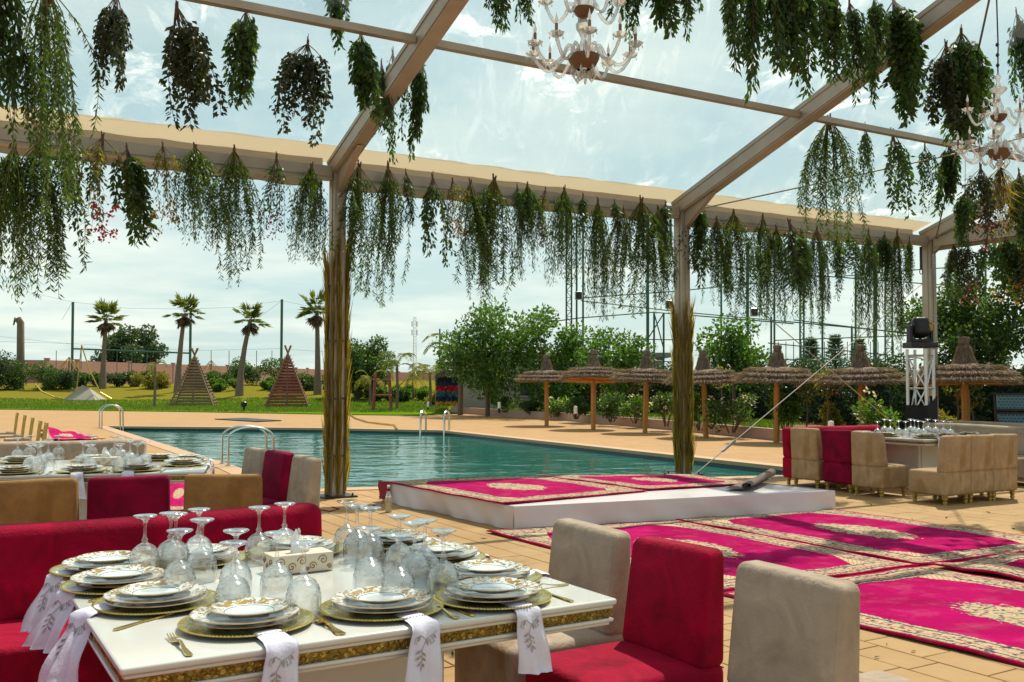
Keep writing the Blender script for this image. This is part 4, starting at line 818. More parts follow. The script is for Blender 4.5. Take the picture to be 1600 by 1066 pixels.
# ============================================================ STRAW UMBRELLAS
def umbrella_proto(label, p):
    o = thing('straw_umbrella', label, 'straw umbrella', p, 0, 'straw umbrellas along the pool')
    mb = MB(); jit = lambda a, z: 1 + .012 * math.sin(a * 7) + .01 * math.sin(a * 13 + z * 9)
    MB().tube([(0, 0, 0), (.01, 0, .55), (0, 0, .6), (0, 0, 1.5)], [.07, .062, .07, .058], 9).build('pole', M['wood_pole'], o, smooth=True)
    mb = MB()
    for a in range(4): mb.box((.05 * math.cos(a * 1.57 + .4), .05 * math.sin(a * 1.57 + .4), .75), (.05, .03, 1.1), a * 1.57)
    mb.build('cladding', M['wood_pole'], o)
    for ti, (r, z, ri) in enumerate(((.94, 1.41, .1), (.84, 1.52, .3), (.66, 1.62, .2))):
        MB().lathe([(ri * .3, z + .17), (ri, z + .16), (r - .05, z + .085), (r, z + .05), (r - .01, z), (r - .07, z + .005), (ri * .3, z + .10)], 56, fn=jit).build('thatch_tier', M['thatch_b'], o, smooth=True)
        n_ = 900; a = RNG.random(n_) * 6.283; rr = r * np.sqrt(RNG.uniform(.35, 1.0, n_)); P = np.stack([rr * np.cos(a), rr * np.sin(a), z + .10 + (r - rr) * .14], 1); D = np.stack([np.cos(a), np.sin(a), -.25 + 0 * a], 1) + RNG.normal(size=(n_, 3)) * .16
        n2 = 900; a = RNG.random(n2) * 6.283; P2_ = np.stack([(r - .03) * np.cos(a), (r - .03) * np.sin(a), z + RNG.uniform(.02, .10, n2)], 1); D2 = np.stack([np.cos(a), np.sin(a), -.7 + 0 * a], 1) + RNG.normal(size=(n2, 3)) * .2
        link('straw', leaves('straw', np.concatenate([P, P2_]), np.concatenate([D, D2]), np.concatenate([RNG.uniform(.08, .22, n_), RNG.uniform(.05, .12, n2)]), .014, M['thatch']), o)
    MB().lathe([(.24, 1.70), (.20, 1.80), (.15, 1.94), (.105, 2.08), (.085, 2.16), (.10, 2.20), (.105, 2.25), (.09, 2.28), (.001, 2.29)], 24, fn=lambda a, z: 1 + .03 * math.sin(a * 12)).build('thatch_cap', M['thatch_b'], o, smooth=True)
    n_ = 500; a = RNG.random(n_) * 6.283; t = RNG.random(n_); rr = .105 + .15 * (1 - t) ** 1.3; P = np.stack([rr * np.cos(a), rr * np.sin(a), 1.72 + .42 * t], 1); D = np.stack([np.cos(a) * .35, np.sin(a) * .35, -1 + 0 * a], 1) + RNG.normal(size=(n_, 3)) * .08; link('straw', leaves('straw', P, D, .12, .012, M['thatch']), o)
    mb = MB(); mb.lathe([(.11, 2.135), (.11, 2.155)], 16); mb.build('binding', M['cord'], o)
    for k in range(8): a = k * .785; MB().beam((0, 0, 1.42), (.88 * math.cos(a), .88 * math.sin(a), 1.395), .035, .03).build('rib', M['wood_pole'], o)
    MB().lathe([(.02, 1.435), (.89, 1.405)], 40).build('underside', simple('orange_matting', (.50, .25, .06), .85, 0, .2, 30, .3, 60), o)
    return o
UB = [(854, 665, 1.0), (927, 671, 1.03), (1008, 676, .98), (1103, 683, .95), (1213, 691, .97)]
un = ('farthest straw umbrella, before the tallest leafy tree', 'second farthest straw umbrella, tilted to show its orange underside', 'straw umbrella just left of the middle tent post', 'straw umbrella just right of the middle tent post', 'straw umbrella crossed by the pale brace strap',
      'straw umbrella left of the spotlight truss', 'nearest and largest straw umbrella, behind the beige sofas')
up = umbrella_proto(un[0], at(854, 665)); UP = [at(a, b) for a, b, _ in UB] + [Vector(((1347 - 800) / F * 21.6, 21.6, .0)), Vector(((1508 - 800) / F * 17.7, 17.7, .0))]
for i in range(1, 7):
    u = copy(up, UP[i], random.uniform(0, 6), un[i], scale=(1, 1, 1)); 
    u.rotation_euler = (R(random.uniform(-2, 2)), R(random.uniform(-2, 2)), i * 1.1); u.scale = (random.uniform(.95, 1.05),) * 2 + (random.uniform(.97, 1.04),)
    if i == 1: u.rotation_euler = (R(-2), R(5), 1)
# ============================================================ HANGING BUNCHES
def bunch_mesh(kind, seed):
    """unit bunch: hangs from z=0 to z=-1; returns [(part name, mesh)]"""
    g = np.random.default_rng(seed); P = []; D = []; L = []; W = []; mb = MB(); sm = MB(); parts = []; off = g.normal(size=2) * .05
    if kind == 'willow':
        ns = 30
        for s_ in range(ns):
            a = g.uniform(0, 6.28); sp = g.uniform(.03, .27); ln = g.uniform(.42, 1.0); bul = g.uniform(.5, 1.0); pts = []
            for k in range(15):
                t = k / 14; r = sp * (1 - (1 - t) ** 3.2) * bul + .012; z = -ln * (t ** .92) ; aa = a + .35 * math.sin(t * 3 + s_)
                pts.append(np.array([r * math.cos(aa), r * math.sin(aa), z]))
            sm.tube(pts, list(np.linspace(.0035, .0010, 15)), 3, False)
            for k in range(15 * 6):
                t = .12 + .88 * k / 90; f = t * 14; i = min(13, int(f)); p = pts[i] + (pts[i + 1] - pts[i]) * (f - i); an = g.uniform(0, 6.28)
                if g.random() < .25: continue
                P.append(p); D.append([math.cos(an) * .8, math.sin(an) * .8, -.75 + g.normal() * .25]); L.append(g.uniform(.028, .052)); W.append(.0090)
                if k % 3 == 0: P.append(p); D.append([-math.cos(an) * .8, -math.sin(an) * .8, -.9]); L.append(.046); W.append(.009)
        m_ = 'lf_willow'
    elif kind == 'willow_fine':
        for s_ in range(36):
            a = g.uniform(0, 6.28); sp = g.uniform(.03, .19); ln = g.uniform(.4, 1.0); pts = []
            for k in range(12):
                t = k / 11; r = sp * math.sin(t * 2.0) + .012; pts.append(np.array([r * math.cos(a), r * math.sin(a), -ln * t]))
            sm.tube(pts, list(np.linspace(.0035, .0010, 12)), 3, False)
            for k in range(100):
                t = .1 + .9 * k / 100; f = t * 11; i = min(10, int(f)); p = pts[i] + (pts[i + 1] - pts[i]) * (f - i) + g.normal(size=3) * .018; an = g.uniform(0, 6.28)
                P.append(p); D.append([math.cos(an) * .55, math.sin(an) * .55, -1]); L.append(g.uniform(.026, .05)); W.append(.0085)
        m_ = 'lf_willow'
    else:
        cfg = {'leafy': (16, .17, .075, .036, 85, 'lf_mid', .18), 'dark': (16, .20, .055, .034, 85, 'lf_dark', .22), 'broad': (9, .10, .11, .026, 34, 'lf_mid', .1), 'laurel': (12, .12, .072, .026, 95, 'lf_mid', .14),
               'flower': (11, .17, .06, .024, 36, 'lf_ygreen', .16), 'berry': (12, .18, .055, .02, 34, 'lf_mid', .12), 'sparse': (9, .16, .055, .03, 60, 'lf_mid', .15), 'yellow': (60, .13, .25, .008, 5, 'lf_yellow', .05), 'fern': (12, .14, .05, .016, 110, 'lf_willow', .14), 'redleaf': (13, .15, .06, .026, 60, 'lf_dark', .15)}[kind]
        nb, sp, ll, ww, per, m_, drop = cfg
        for s_ in range(nb):
            a = g.uniform(0, 6.28); rr = sp * math.sqrt(g.random()) * g.choice([.6, .8, 1.0, 1.3, 1.75]); ln = g.uniform(.42, 1.0) * (1 - .12 * rr / sp); pts = []
            for k in range(9):
                t = k / 8; r = rr * math.sin(min(1.57, t * 2.2)) * (1 - .12 * t * t) * (1 + .15 * math.sin(t * 5 + s_)) ; pts.append(np.array([r * math.cos(a) + .01 * math.sin(t * 7 + s_) + off[0] * t, r * math.sin(a) + off[1] * t, -ln * t]))
            mb.tube(pts, list(np.linspace(.004, .0015, 9)), 4, False)
            for k in range(per):
                t = drop + (1 - drop) * (k + g.random()) / per; f = t * 8; i = min(7, int(f)); p = pts[i] + (pts[i + 1] - pts[i]) * (f - i); an = g.uniform(0, 6.28); o_ = g.uniform(0, .035)
                P.append(p + np.array([math.cos(an) * o_, math.sin(an) * o_, 0])); D.append([math.cos(an) * .75, math.sin(an) * .75, -.9 + g.normal() * .3]); L.append(ll * g.uniform(.65, 1.25)); W.append(ww * g.uniform(.7, 1.2))
        if kind in ('flower', 'berry', 'redleaf'):
            fp = []; cl = 16 if kind == 'flower' else 30
            for k in range(cl):
                c = np.array([g.normal() * sp * .5, g.normal() * sp * .5, -g.uniform(.62, .97)]); n_ = 9 if kind == 'flower' else 4
                fp += list(c + g.normal(size=(n_, 3)) * (.02 if kind == 'flower' else .009))
            fp = np.array(fp); parts.append(('flowers', leaves('flowers', fp, g.normal(size=(len(fp), 3)), .03 if kind == 'flower' else .022, .03 if kind == 'flower' else .02, M['flower_p'] if kind != 'flower' or seed % 2 else M['flower_y'])))
    if sm.v: parts.append(('twigs', sm.mesh('twigs', M['lf_ygreen'])))
    parts.insert(0, ('foliage', leaves('foliage', np.array(P), np.array(D), np.array(L), np.array(W), M[m_])))
    mb.tube([(0, 0, .03), (.004, 0, -.06)], .012, 6); mb.tube([(-.008, .005, .06), (0, 0, -.08)], .006, 5); mb.tube([(.012, -.004, .045), (0, 0, -.08)], .006, 5); parts.append(('stems', mb.mesh('stems', M['stem'])))
    return parts
VAR = {}
def bunch(kind, px, y0, y1, t, label, group, wide=1.0):
    v = VAR.setdefault(kind, []); i = len([1 for q in BUN if q == kind]) % 4; BUN.append(kind)
    while len(v) <= i: v.append(bunch_mesh(kind, 31 * len(kind) + 7 * len(v) + ord(kind[0])))
    wide *= random.uniform(.85, 1.3) if 'willow' in kind else (random.uniform(.6, .8) if kind == 'laurel' else random.uniform(.7, 1.05)); p = on_t(px, y0, t); b = on_t(px, y1, t); s_ = (p - b).length; top = roofz(t) - (.28 if t < .3 else .10)
    o = thing('hanging_bunch', label, 'hanging plant', p, random.uniform(0, 6.28), group)
    o.scale = (s_ * wide, s_ * wide, s_); o.rotation_euler = (random.uniform(-.07, .07), random.uniform(-.07, .07), random.uniform(0, 6.28))
    for nm_, me in v[i]:
        q = link(nm_, me, o)
        if nm_ in ('flowers', 'twigs'): q['kind'] = 'stuff'
    if top > p.z + .02: mb = MB(); mb.tube([(0, 0, 0), (0, 0, (top - p.z) / s_)], .003 / s_ / wide * 1.2, 4, False); mb.build('string', M['cord'], o)
BUN = []
LK = {'willow': 'long feathery pepper-tree bunch', 'willow_fine': 'thick drooping pepper-tree bunch', 'leafy': 'full green leafy bunch', 'dark': 'dense dark round-leaved bunch', 'broad': 'bunch of long narrow bright leaves', 'laurel': 'tight green laurel bunch',
      'flower': 'yellowing bunch ending in blossoms', 'berry': 'open bunch tipped with small pink flowers', 'sparse': 'loose trailing round-leaved bunch', 'yellow': 'yellow straw-like broom bunch', 'fern': 'fine leaved fern-like bunch', 'redleaf': 'dark bunch dotted with red flowers'}
NO = ['first', 'second', 'third', 'fourth', 'fifth', 'sixth', 'seventh', 'eighth', 'ninth', 'tenth', 'eleventh', 'twelfth', 'thirteenth', 'fourteenth', 'fifteenth', 'sixteenth', 'seventeenth', 'eighteenth', 'nineteenth', 'twentieth']
ROWS = [  # (group, phrase, t, [(kind, px, y0, y1, wide)])
 ('bunches hanging from the eave before the left post', 'on the eave, {} left of the left post', .22,
  [('willow_fine', 487, 262, 418, 1.1), ('berry', 432, 245, 378, 1.1), ('willow', 366, 238, 452, .95), ('willow_fine', 305, 232, 388, 1.25), ('flower', 254, 228, 372, .9), ('leafy', 198, 232, 385, 1.0), ('flower', 160, 215, 385, 1.1), ('sparse', 108, 220, 410, 1.0), ('willow', 62, 225, 470, 1.1), ('willow_fine', 22, 235, 478, 1.0), ('fern', -12, 230, 440, 1)]),
 ('bunches hanging from the eave between the posts', 'on the eave, {} right of the left post', .22,
  [('willow', 561, 262, 470, .8), ('willow', 606, 264, 482, .85), ('broad', 634, 268, 362, 1.0), ('sparse', 676, 278, 455, .95), ('flower', 707, 282, 372, 1.1), ('willow', 735, 288, 470, .75), ('willow', 772, 283, 478, 1.1), ('fern', 808, 292, 400, 1.0), ('willow_fine', 824, 292, 438, .9), ('flower', 852, 296, 386, .9), ('willow_fine', 882, 298, 450, 1.15), ('broad', 911, 306, 392, 1.1), ('willow_fine', 934, 318, 500, .8), ('broad', 960, 314, 374, 1.2), ('willow', 974, 330, 470, .8), ('willow', 1002, 316, 500, 1.05), ('broad', 1040, 318, 408, 1.4), ('willow', 1028, 330, 492, .8)]),
 ('bunches hanging from the eave beyond the middle post', 'on the eave, {} right of the middle post', .22,
  [('laurel', 1094, 318, 460, 1.2), ('willow', 1120, 345, 480, .9), ('willow', 1146, 336, 505, 1.0), ('willow', 1192, 342, 500, 1.0), ('willow_fine', 1213, 360, 512, .85), ('broad', 1233, 348, 476, 1.5), ('willow_fine', 1252, 366, 500, .9), ('willow', 1276, 360, 530, .8), ('fern', 1308, 368, 478, 1.1), ('sparse', 1326, 366, 436, 1.6), ('willow_fine', 1357, 366, 540, .7), ('leafy', 1382, 366, 440, 1.3), ('willow', 1402, 368, 560, .6), ('fern', 1421, 374, 470, 1.0)]),
 ('bunches hanging under the clear roof by the first rafter', 'under the roof, {} left of the first rafter', 2.3,
  [('leafy', 563, 52, 215, 1.15), ('dark', 481, 68, 240, 1.0), ('leafy', 384, 18, 182, 1.15), ('dark', 276, 12, 212, 1.2), ('dark', 182, -8, 172, 1.0), ('willow', 72, -20, 342, .85), ('leafy', 12, -60, 190, .8), ('sparse', 30, 60, 250, .9), ('leafy', 515, -95, 78, .8)]),
 ('bunches hanging right of the first rafter', 'against the first rafter, {} from the post', 1.6, [('sparse', 614, 84, 268, .75), ('leafy', 650, 80, 262, .7), ('broad', 596, 100, 250, .8)]),
 ('leafy bunches hanging high around the first chandelier', 'around the top chandelier, {} from the left', 4.1,
  [('leafy', 776, -90, 65, .95), ('leafy', 818, -95, 48, .9), ('leafy', 990, -95, 62, .85), ('leafy', 1046, -90, 86, 1.1), ('laurel', 1084, -85, 74, 1.0)]),
 ('bunches of leaves hanging under the second rafter', 'crossing the second rafter, {} from the chandelier', 4.2,
  [('laurel', 1141, -88, 116, 1.1), ('laurel', 1186, -80, 178, .95), ('leafy', 1222, -50, 130, .8), ('laurel', 1250, -48, 170, 1.2), ('leafy', 1287, -22, 132, 1.0), ('laurel', 1327, 4, 172, 1.15), ('laurel', 1366, -4, 166, 1.05), ('leafy', 1396, 0, 152, 1.1), ('laurel', 1416, 40, 190, 1.1), ('leafy', 1440, 56, 216, 1.25), ('dark', 1478, 70, 222, 1.1), ('leafy', 1502, 50, 235, 1.2), ('leafy', 1532, 90, 232, 1.0), ('leafy', 1588, 20, 180, .9)]),
 ('bunches hanging in the right bay below the purlin', 'below the purlin, {} right of the second rafter', 2.3,
  [('willow', 1296, 190, 405, 1.05), ('sparse', 1352, 198, 332, .8), ('sparse', 1394, 208, 362, 1.05), ('sparse', 1445, 228, 342, 1.1), ('leafy', 1484, 222, 345, .95), ('redleaf', 1532, 262, 395, 1.1), ('yellow', 1563, 262, 380, 1.1), ('leafy', 1592, 270, 400, 1.0), ('leafy', 1508, 300, 390, 1.0)]),
]
for grp, phr, t, L_ in ROWS:
    for i, (k, px, y0, y1, wd) in enumerate(L_): bunch(k, px, y0, y1, t, LK[k] + ' ' + phr.format(NO[i]), grp, wd)
def gable(px, py):
    d = ray(px, py); a = P3 + Vd * .0; k = (a.dot(U) - .0) / d.dot(U); return Vector((d.x * k, d.y * k, H + d.z * k))
for i, (k, px, y0, y1, wd) in enumerate((('willow_fine', 1490, 385, 470, 1.3), ('redleaf', 1512, 380, 480, 1.2), ('sparse', 1542, 378, 480, 1.1), ('leafy', 1570, 372, 470, 1.2), ('flower', 1592, 372, 478, 1.2), ('redleaf', 1610, 370, 480, 1.2))):
    p = gable(px, y0); tt = (p - P3).dot(Vd); 
    # reuse bunch() geometry but on the gable plane
    v = VAR.setdefault(k, []); 
    if not v: v.append(bunch_mesh(k, 5))
    b = gable(px, y1); s_ = (p - b).length; o = thing('hanging_bunch', LK[k] + ' on the gable beam, ' + NO[i] + ' right of the corner post', 'hanging plant', p, i * 1.3, 'bunches hanging from the gable beam'); o.scale = (s_ * wd, s_ * wd, s_)
    for nm_, me in v[0]:
        q = link(nm_, me, o)
        if nm_ in ('flowers', 'twigs'): q['kind'] = 'stuff'
# dried palm fronds tied round the posts
def post_fronds(p, top, label, seed, rad=.17):
    g = np.random.default_rng(seed); o = thing('palm_frond_wrap', label, 'palm fronds', p, 0, 'dried palm fronds tied round the posts')
    for k in range(14):
        a = k / 14 * 6.28 + g.uniform(-.2, .2); h0 = g.uniform(.0, .08); h1 = top * g.uniform(.8, 1.0); r0 = rad * g.uniform(.85, 1.1); P = []; D = []; mb = MB()
        pts = [np.array([math.cos(a) * (r0 + .01 * math.sin(z * 3 + k)), math.sin(a) * (r0 + .01 * math.sin(z * 3 + k)), z]) for z in np.linspace(h0, h1, 12)]; mb.tube(pts, list(np.linspace(.020, .006, 12)), 5)
        mb.build('stalk', M['frond'], o)
        for z in np.arange(.04, h1 + .12, .021):
            for sg in (-1, 1):
                aa = a + sg * g.uniform(.05, .5); flare = .05 + .5 * max(0, (z / top) - .75) + (.10 if g.random() < .12 else 0); P.append([math.cos(a) * (r0 + .012), math.sin(a) * (r0 + .012), z]); D.append([math.cos(aa) * flare + g.normal() * .05, math.sin(aa) * flare + g.normal() * .05, 1])
        L = g.uniform(.22, .5, len(P)); link('leaflets', leaves('leaflets', np.array(P), np.array(D), L, .013, M['frond']), o)
    for z in (.5, 1.2, 1.9): MB().lathe([(rad * 1.22, z - .012), (rad * 1.26, z), (rad * 1.22, z + .012)], 20).build('tie', M['cord'], o)
post_fronds(P1, 2.9, 'tall sheaf of dried palm fronds tied around the left tent post', 1, .105); post_fronds(P2, 2.3, 'shorter sheaf of dried palm fronds tied round the middle tent post', 2, .105)
# ============================================================ CHANDELIERS
def chandelier(label, loc, ztop):
    o = thing('chandelier', label, 'chandelier', loc, .25, 'crystal chandeliers under the roof'); G = M['chand']
    MB().lathe([(.001, 0.0), (.03, .0), (.045, .02), (.02, .05), (.035, .07), (.06, .075)], 20).build('finial', G, o, smooth=True)
    MB().lathe([(.05, .06), (.095, .09), (.12, .14), (.125, .165), (.11, .16), (.085, .115), (.03, .10)], 28).build('lower_bowl', M['gilt'], o, smooth=True)
    MB().lathe([(.015, .16), (.045, .19), (.06, .22), (.03, .26), (.02, .30), (.03, .33), (.055, .37), (.06, .41), (.03, .45), (.02, .47), (.012, .47)], 20).build('baluster', G, o, smooth=True)
    MB().lathe([(.02, .46), (.055, .48), (.08, .52), (.085, .535), (.07, .53), (.03, .50)], 24).build('upper_bowl', M['gilt'], o, smooth=True)
    MB().lathe([(.015, .53), (.045, .56), (.05, .62), (.025, .69), (.018, .74), (.05, .77), (.085, .80), (.09, .82), (.03, .83), (.016, .9), (.03, .94), (.012, .98)], 20).build('upper_stem', G, o, smooth=True)
    arm = None
    def mk(r, z0, zc, zt, nm='arm'):
        mb = MB(); pts = []
        for k in range(17):
            t = k / 16; x = .06 + (r - .06) * t; z = z0 + (.07 * math.sin(min(1, t * 3.2) * math.pi) if t < .31 else 0) - (z0 - zc) * math.sin(max(0, (t - .28)) / .72 * math.pi) ** 1 * .9 + (zt - z0) * max(0, (t - .6) / .4) ** 2; pts.append((x, 0, z))
        mb.tube(pts, [.012 + .002 * (k % 2) for k in range(17)], 8)
        e = pts[-1]; d = MB(); d.lathe([(.012, 0), (.03, .0), (.05, .018), (.056, .03), (.05, .024), (.028, .008), (.012, .006)], 14, c=e, fn=lambda a, z: 1 + .14 * math.cos(7 * a))
        c = MB(); c.lathe([(.012, 0), (.012, .085), (.006, .09)], 10, c=(e[0], 0, e[2] + .01)); b = MB(); b.lathe([(.007, .0), (.013, .02), (.012, .035), (.005, .06), (.001, .085)], 10, c=(e[0], 0, e[2] + .098))
        pd = MB()
        for q in range(5): pd.lathe([(.001, 0), (.006, .01), (.002, .028)], 6, c=(e[0] + .052 * math.cos(q * 1.256), .052 * math.sin(q * 1.256), e[2] - .018))
        return [('arm', mb.mesh('arm', G, True)), ('drip_pan', d.mesh('drip_pan', G, True)), ('candle', c.mesh('candle', M['candle'], True)), ('bulb', b.mesh('bulb', M['bulb'], True)), ('pendants', pd.mesh('pendants', G, True))]
    for n_, spec in ((10, mk(.40, .17, .06, .20)), (5, mk(.30, .52, .44, .60))):
        for k in range(n_):
            a = None
            for nm_, me in spec:
                q = link(nm_, me, o if a is None else a)
                if nm_ == 'pendants': q['kind'] = 'stuff'
                if a is None: a = q; a.rotation_euler = (0, 0, k * 6.283 / n_ + .1)
    for k in range(6):
        a = k * 1.047; MB().tube([(.06 * math.cos(a), .06 * math.sin(a), .17), (.10 * math.cos(a), .10 * math.sin(a), .02), (.06 * math.cos(a), .06 * math.sin(a), -.03), (.045 * math.cos(a), .045 * math.sin(a), .0)], .009, 6).build('hook', G, o, smooth=True)
    MB().tube([(0, 0, .97), (.01, 0, (ztop - loc[2]) * .6), (0, 0, ztop - loc[2])], .008, 6).build('cord', M['dark_m'], o)
    mb = MB(); [mb.lathe([(.01, z), (.02, z + .02), (.01, z + .04)], 8) for z in (1.05, 1.16, 1.27)]; tag(mb.build('chain', M['dark_m'], o), kind='stuff')
p = atd(912, 127, 7.4); p.z += .03; chandelier('crystal chandelier with brown candle sleeves hanging at the top centre', p, roofz(5.1)); q = atd(1562, 250, 10.2); q.z -= .06; chandelier('crystal chandelier half behind leaves near the right edge', q, roofz(5.1))

# ============================================================ STAGE, CARPETS
stg = thing('stage', 'low platform wrapped in white sheeting at the pool edge', 'stage', (0, 0, 0))
mb = MB(); mb.prism([(p.x, p.y) for p in [a.lerp(sum(stage_poly, Vector()) / 4, .02) for a in stage_poly]], 0, S_TOP - .006); mb.build('deck_boards', M['film_white'], stg)
for i in range(4):
    a, b = stage_poly[i], stage_poly[(i + 1) % 4]; n_ = 60; V = []; Fc = []; d = (b - a).normalized(); nn = Vector((d.y, -d.x, 0)); 
    if nn.dot(a - sum(stage_poly, Vector()) / 4) < 0: nn = -nn
    for j in range(6):
        for k in range(n_ + 1):
            t = k / n_; q = a.lerp(b, t); z = S_TOP * (1 - j / 5); edge = min(t, 1 - t) * 12; wv = (.020 * math.sin(t * 17 + i) + .009 * math.sin(t * 43 + z * 20)) * min(1, edge) * (j / 5) + (.006 if 0 < j < 5 else .0) + (.035 * (j / 5) ** 2 * (.5 + .5 * math.sin(t * 9)) * min(1, edge))
            V.append((q.x + nn.x * wv, q.y + nn.y * wv, max(.004, z)))
    for j in range(5):
        for k in range(n_): q = j * (n_ + 1) + k; Fc.append((q, q + n_ + 1, q + n_ + 2, q + 1))
    mb = MB(); mb.add(V, Fc); mb.build('sheeting', M['film_white'], stg, smooth=2)
def carpet(name, label, quad, z, Wd, Ln, seed, group, ripple=.004, flap=None, nu=26, nv=44, mat=None):
    """quad: a,b,c,d ; u runs a->d (width), v runs a->b (length)"""
    a, b, c, d = [Vector(q) for q in quad]; V = []; UV = []; Fc = []
    for j in range(nv + 1):
        for i in range(nu + 1):
            u, v = i / nu, j / nv; q = a * (1 - u) * (1 - v) + d * u * (1 - v) + c * u * v + b * (1 - u) * v; e = min(u, 1 - u, v, 1 - v)
            dz = ripple * (.8 * math.sin(v * 6.5 + u * 3 + seed * 1.7) + math.sin(v * 21 + u * 5 + seed) + math.sin(u * 17 - v * 9 + seed * 2) + .6 * math.sin(v * 47 + u * 31)) * .5 + ripple
            q = Vector((q.x, q.y, z + max(0, dz)))
            if flap: q = flap(q, u, v)
            V.append(q); UV.append((u, v))
    for j in range(nv):
        for i in range(nu): k = j * (nu + 1) + i; Fc.append((k, k + 1, k + nu + 2, k + nu + 1))
    top = len(V); ring = [i for i in range(nu + 1)] + [(j + 1) * (nu + 1) - 1 for j in range(1, nv + 1)] + [nv * (nu + 1) + i for i in range(nu - 1, -1, -1)] + [j * (nu + 1) for j in range(nv - 1, 0, -1)]
    for r in ring: V.append(V[r] + Vector((0, 0, -.011))); UV.append(UV[r])
    m_ = len(ring)
    for k in range(m_): Fc.append((ring[k], top + k, top + (k + 1) % m_, ring[(k + 1) % m_]))
    me = bpy.data.meshes.new(name); me.from_pydata([tuple(p) for p in V], [], Fc); ul = me.uv_layers.new(name='UVMap')
    for lp in me.loops: ul.data[lp.index].uv = UV[lp.vertex_index]
    me.materials.append(mat or carpet_mat('carpet_weave', Wd, Ln, seed)); me.polygons.foreach_set('use_smooth', [True] * len(me.polygons)); me.update()
    return tag(link(name, me), label, 'carpet', group)
G1 = 'magenta patterned carpets on the paving'
def wl_(q): return ((q[3] - q[0]).length, (q[1] - q[0]).length)
for k, z, lab, sd in (('F1', .012, 'magenta carpet with pointed field lying behind the wine red chair', 1.0), ('F2', .017, 'magenta carpet with clear medallion touching the stage corner', 2.0), ('F3', .015, 'largest magenta carpet with lace medallion in the foreground paving', 3.0), ('F4', .021, 'magenta carpet rumpled along one side at the frame edge', 4.0)):
    q = cF[k]; W_, L_ = wl_(q); carpet('carpet', lab, q, z, W_, L_, sd, G1, .006 if k != 'F4' else .016)
# two carpets on the stage; the right one curls at its corner
st_m = at(1000, 762, S_TOP); st_t = at(842, 745.5, S_TOP)
q1 = [at(600, 754, S_TOP), at(783, 789.5, S_TOP), at(1012, 768, S_TOP), at(840, 745, S_TOP)]
q1 = [Vector((p.x, p.y, 0)) for p in q1]; carpet('carpet', 'magenta carpet on the stage at the bottle end, hanging over the edge', q1, S_TOP + .012, *wl_(q1), 5.0, 'magenta carpets on the stage', .005,
       flap=lambda q, u, v: q)
q2 = [at(842, 745, S_TOP), at(1010, 767, S_TOP), at(1180, 757, S_TOP), at(1072, 743, S_TOP)]; q2 = [Vector((p.x, p.y, 0)) for p in q2]
carpet('carpet', 'magenta carpet on the stage with its far corner rolled up', q2, S_TOP + .016, *wl_(q2), 6.0, 'magenta carpets on the stage', .005)
# rolled end
a = at(1168, 768, S_TOP); b = at(1207, 752, S_TOP); a.z = b.z = S_TOP + .02; mb = MB(); V = []; Fc = []; ax = (b - a); sd = Vector((ax.y, -ax.x, 0)).normalized()
for k in range(25):
    for s_ in range(9):
        th = k / 24 * 7.5; r = .075 - .007 * th; t = s_ / 8; w_ = 1 - .35 * t * 0; q = a + ax * t - sd * (r * math.sin(th)) * w_ + Vector((0, 0, (.075 - r * math.cos(th)) * (.55 + .45 * t)));
        if k == 0: q = q - sd * .25
        V.append(q)
for k in range(24):
    for s_ in range(8): i = k * 9 + s_; Fc.append((i, i + 1, i + 10, i + 9))
mb.add(V, Fc); mb.build('rolled_corner', simple('carpet_backing', (.16, .12, .105), .95, 0, .3, 30, .5, 90), bpy.data.objects['carpet.005'], smooth=True)
a = at(596, 755, S_TOP); mb = MB(); V = []; Fc = []
for k in range(7):
    for s_ in range(5): t = s_ / 4; q = Vector((sD.x, sD.y, 0)).lerp(Vector((sA.x, sA.y, 0)), t * .09 - .005); V.append((q.x - .03 - .01 * math.sin(k + s_), q.y - .03, S_TOP + .02 - k * .035))
for k in range(6):
    for s_ in range(4): i = k * 5 + s_; Fc.append((i, i + 1, i + 6, i + 5))
mb.add(V, Fc); mb.build('hanging_end', simple('red_carpet_edge', (.26, .02, .035), .95, 0, .2, 30), bpy.data.objects['carpet.004'])
# rumpled carpets on the far left deck
q = [at(60, 690), at(110, 712), at(160, 695), at(95, 678)]
def bunchup(q, u, v): return q + Vector((0, 0, .16 * max(0, math.sin(u * 5 + v * 3)) * max(0, 1 - abs(v - .25) * 2.2) + .03 * abs(math.sin(v * 11))))
q = [at(62, 677), at(72, 690), at(165, 690), at(118, 676)]; carpet('carpet', 'rumpled pink carpet heaped on the deck behind the brown sofa', [Vector((p.x, p.y, 0)) for p in q], .02, 2.0, 2.6, 7.0, 'carpets on the deck behind the rear table', .01, flap=bunchup)
q = [at(255, 752), at(240, 800), at(300, 800), at(318, 752)]; carpet('carpet', 'bright pink carpet on the paving below the rear table', [Vector((p.x, p.y, 0)) for p in q], .014, 1.4, 2.6, 8.0, 'carpets on the deck behind the rear table', .003)

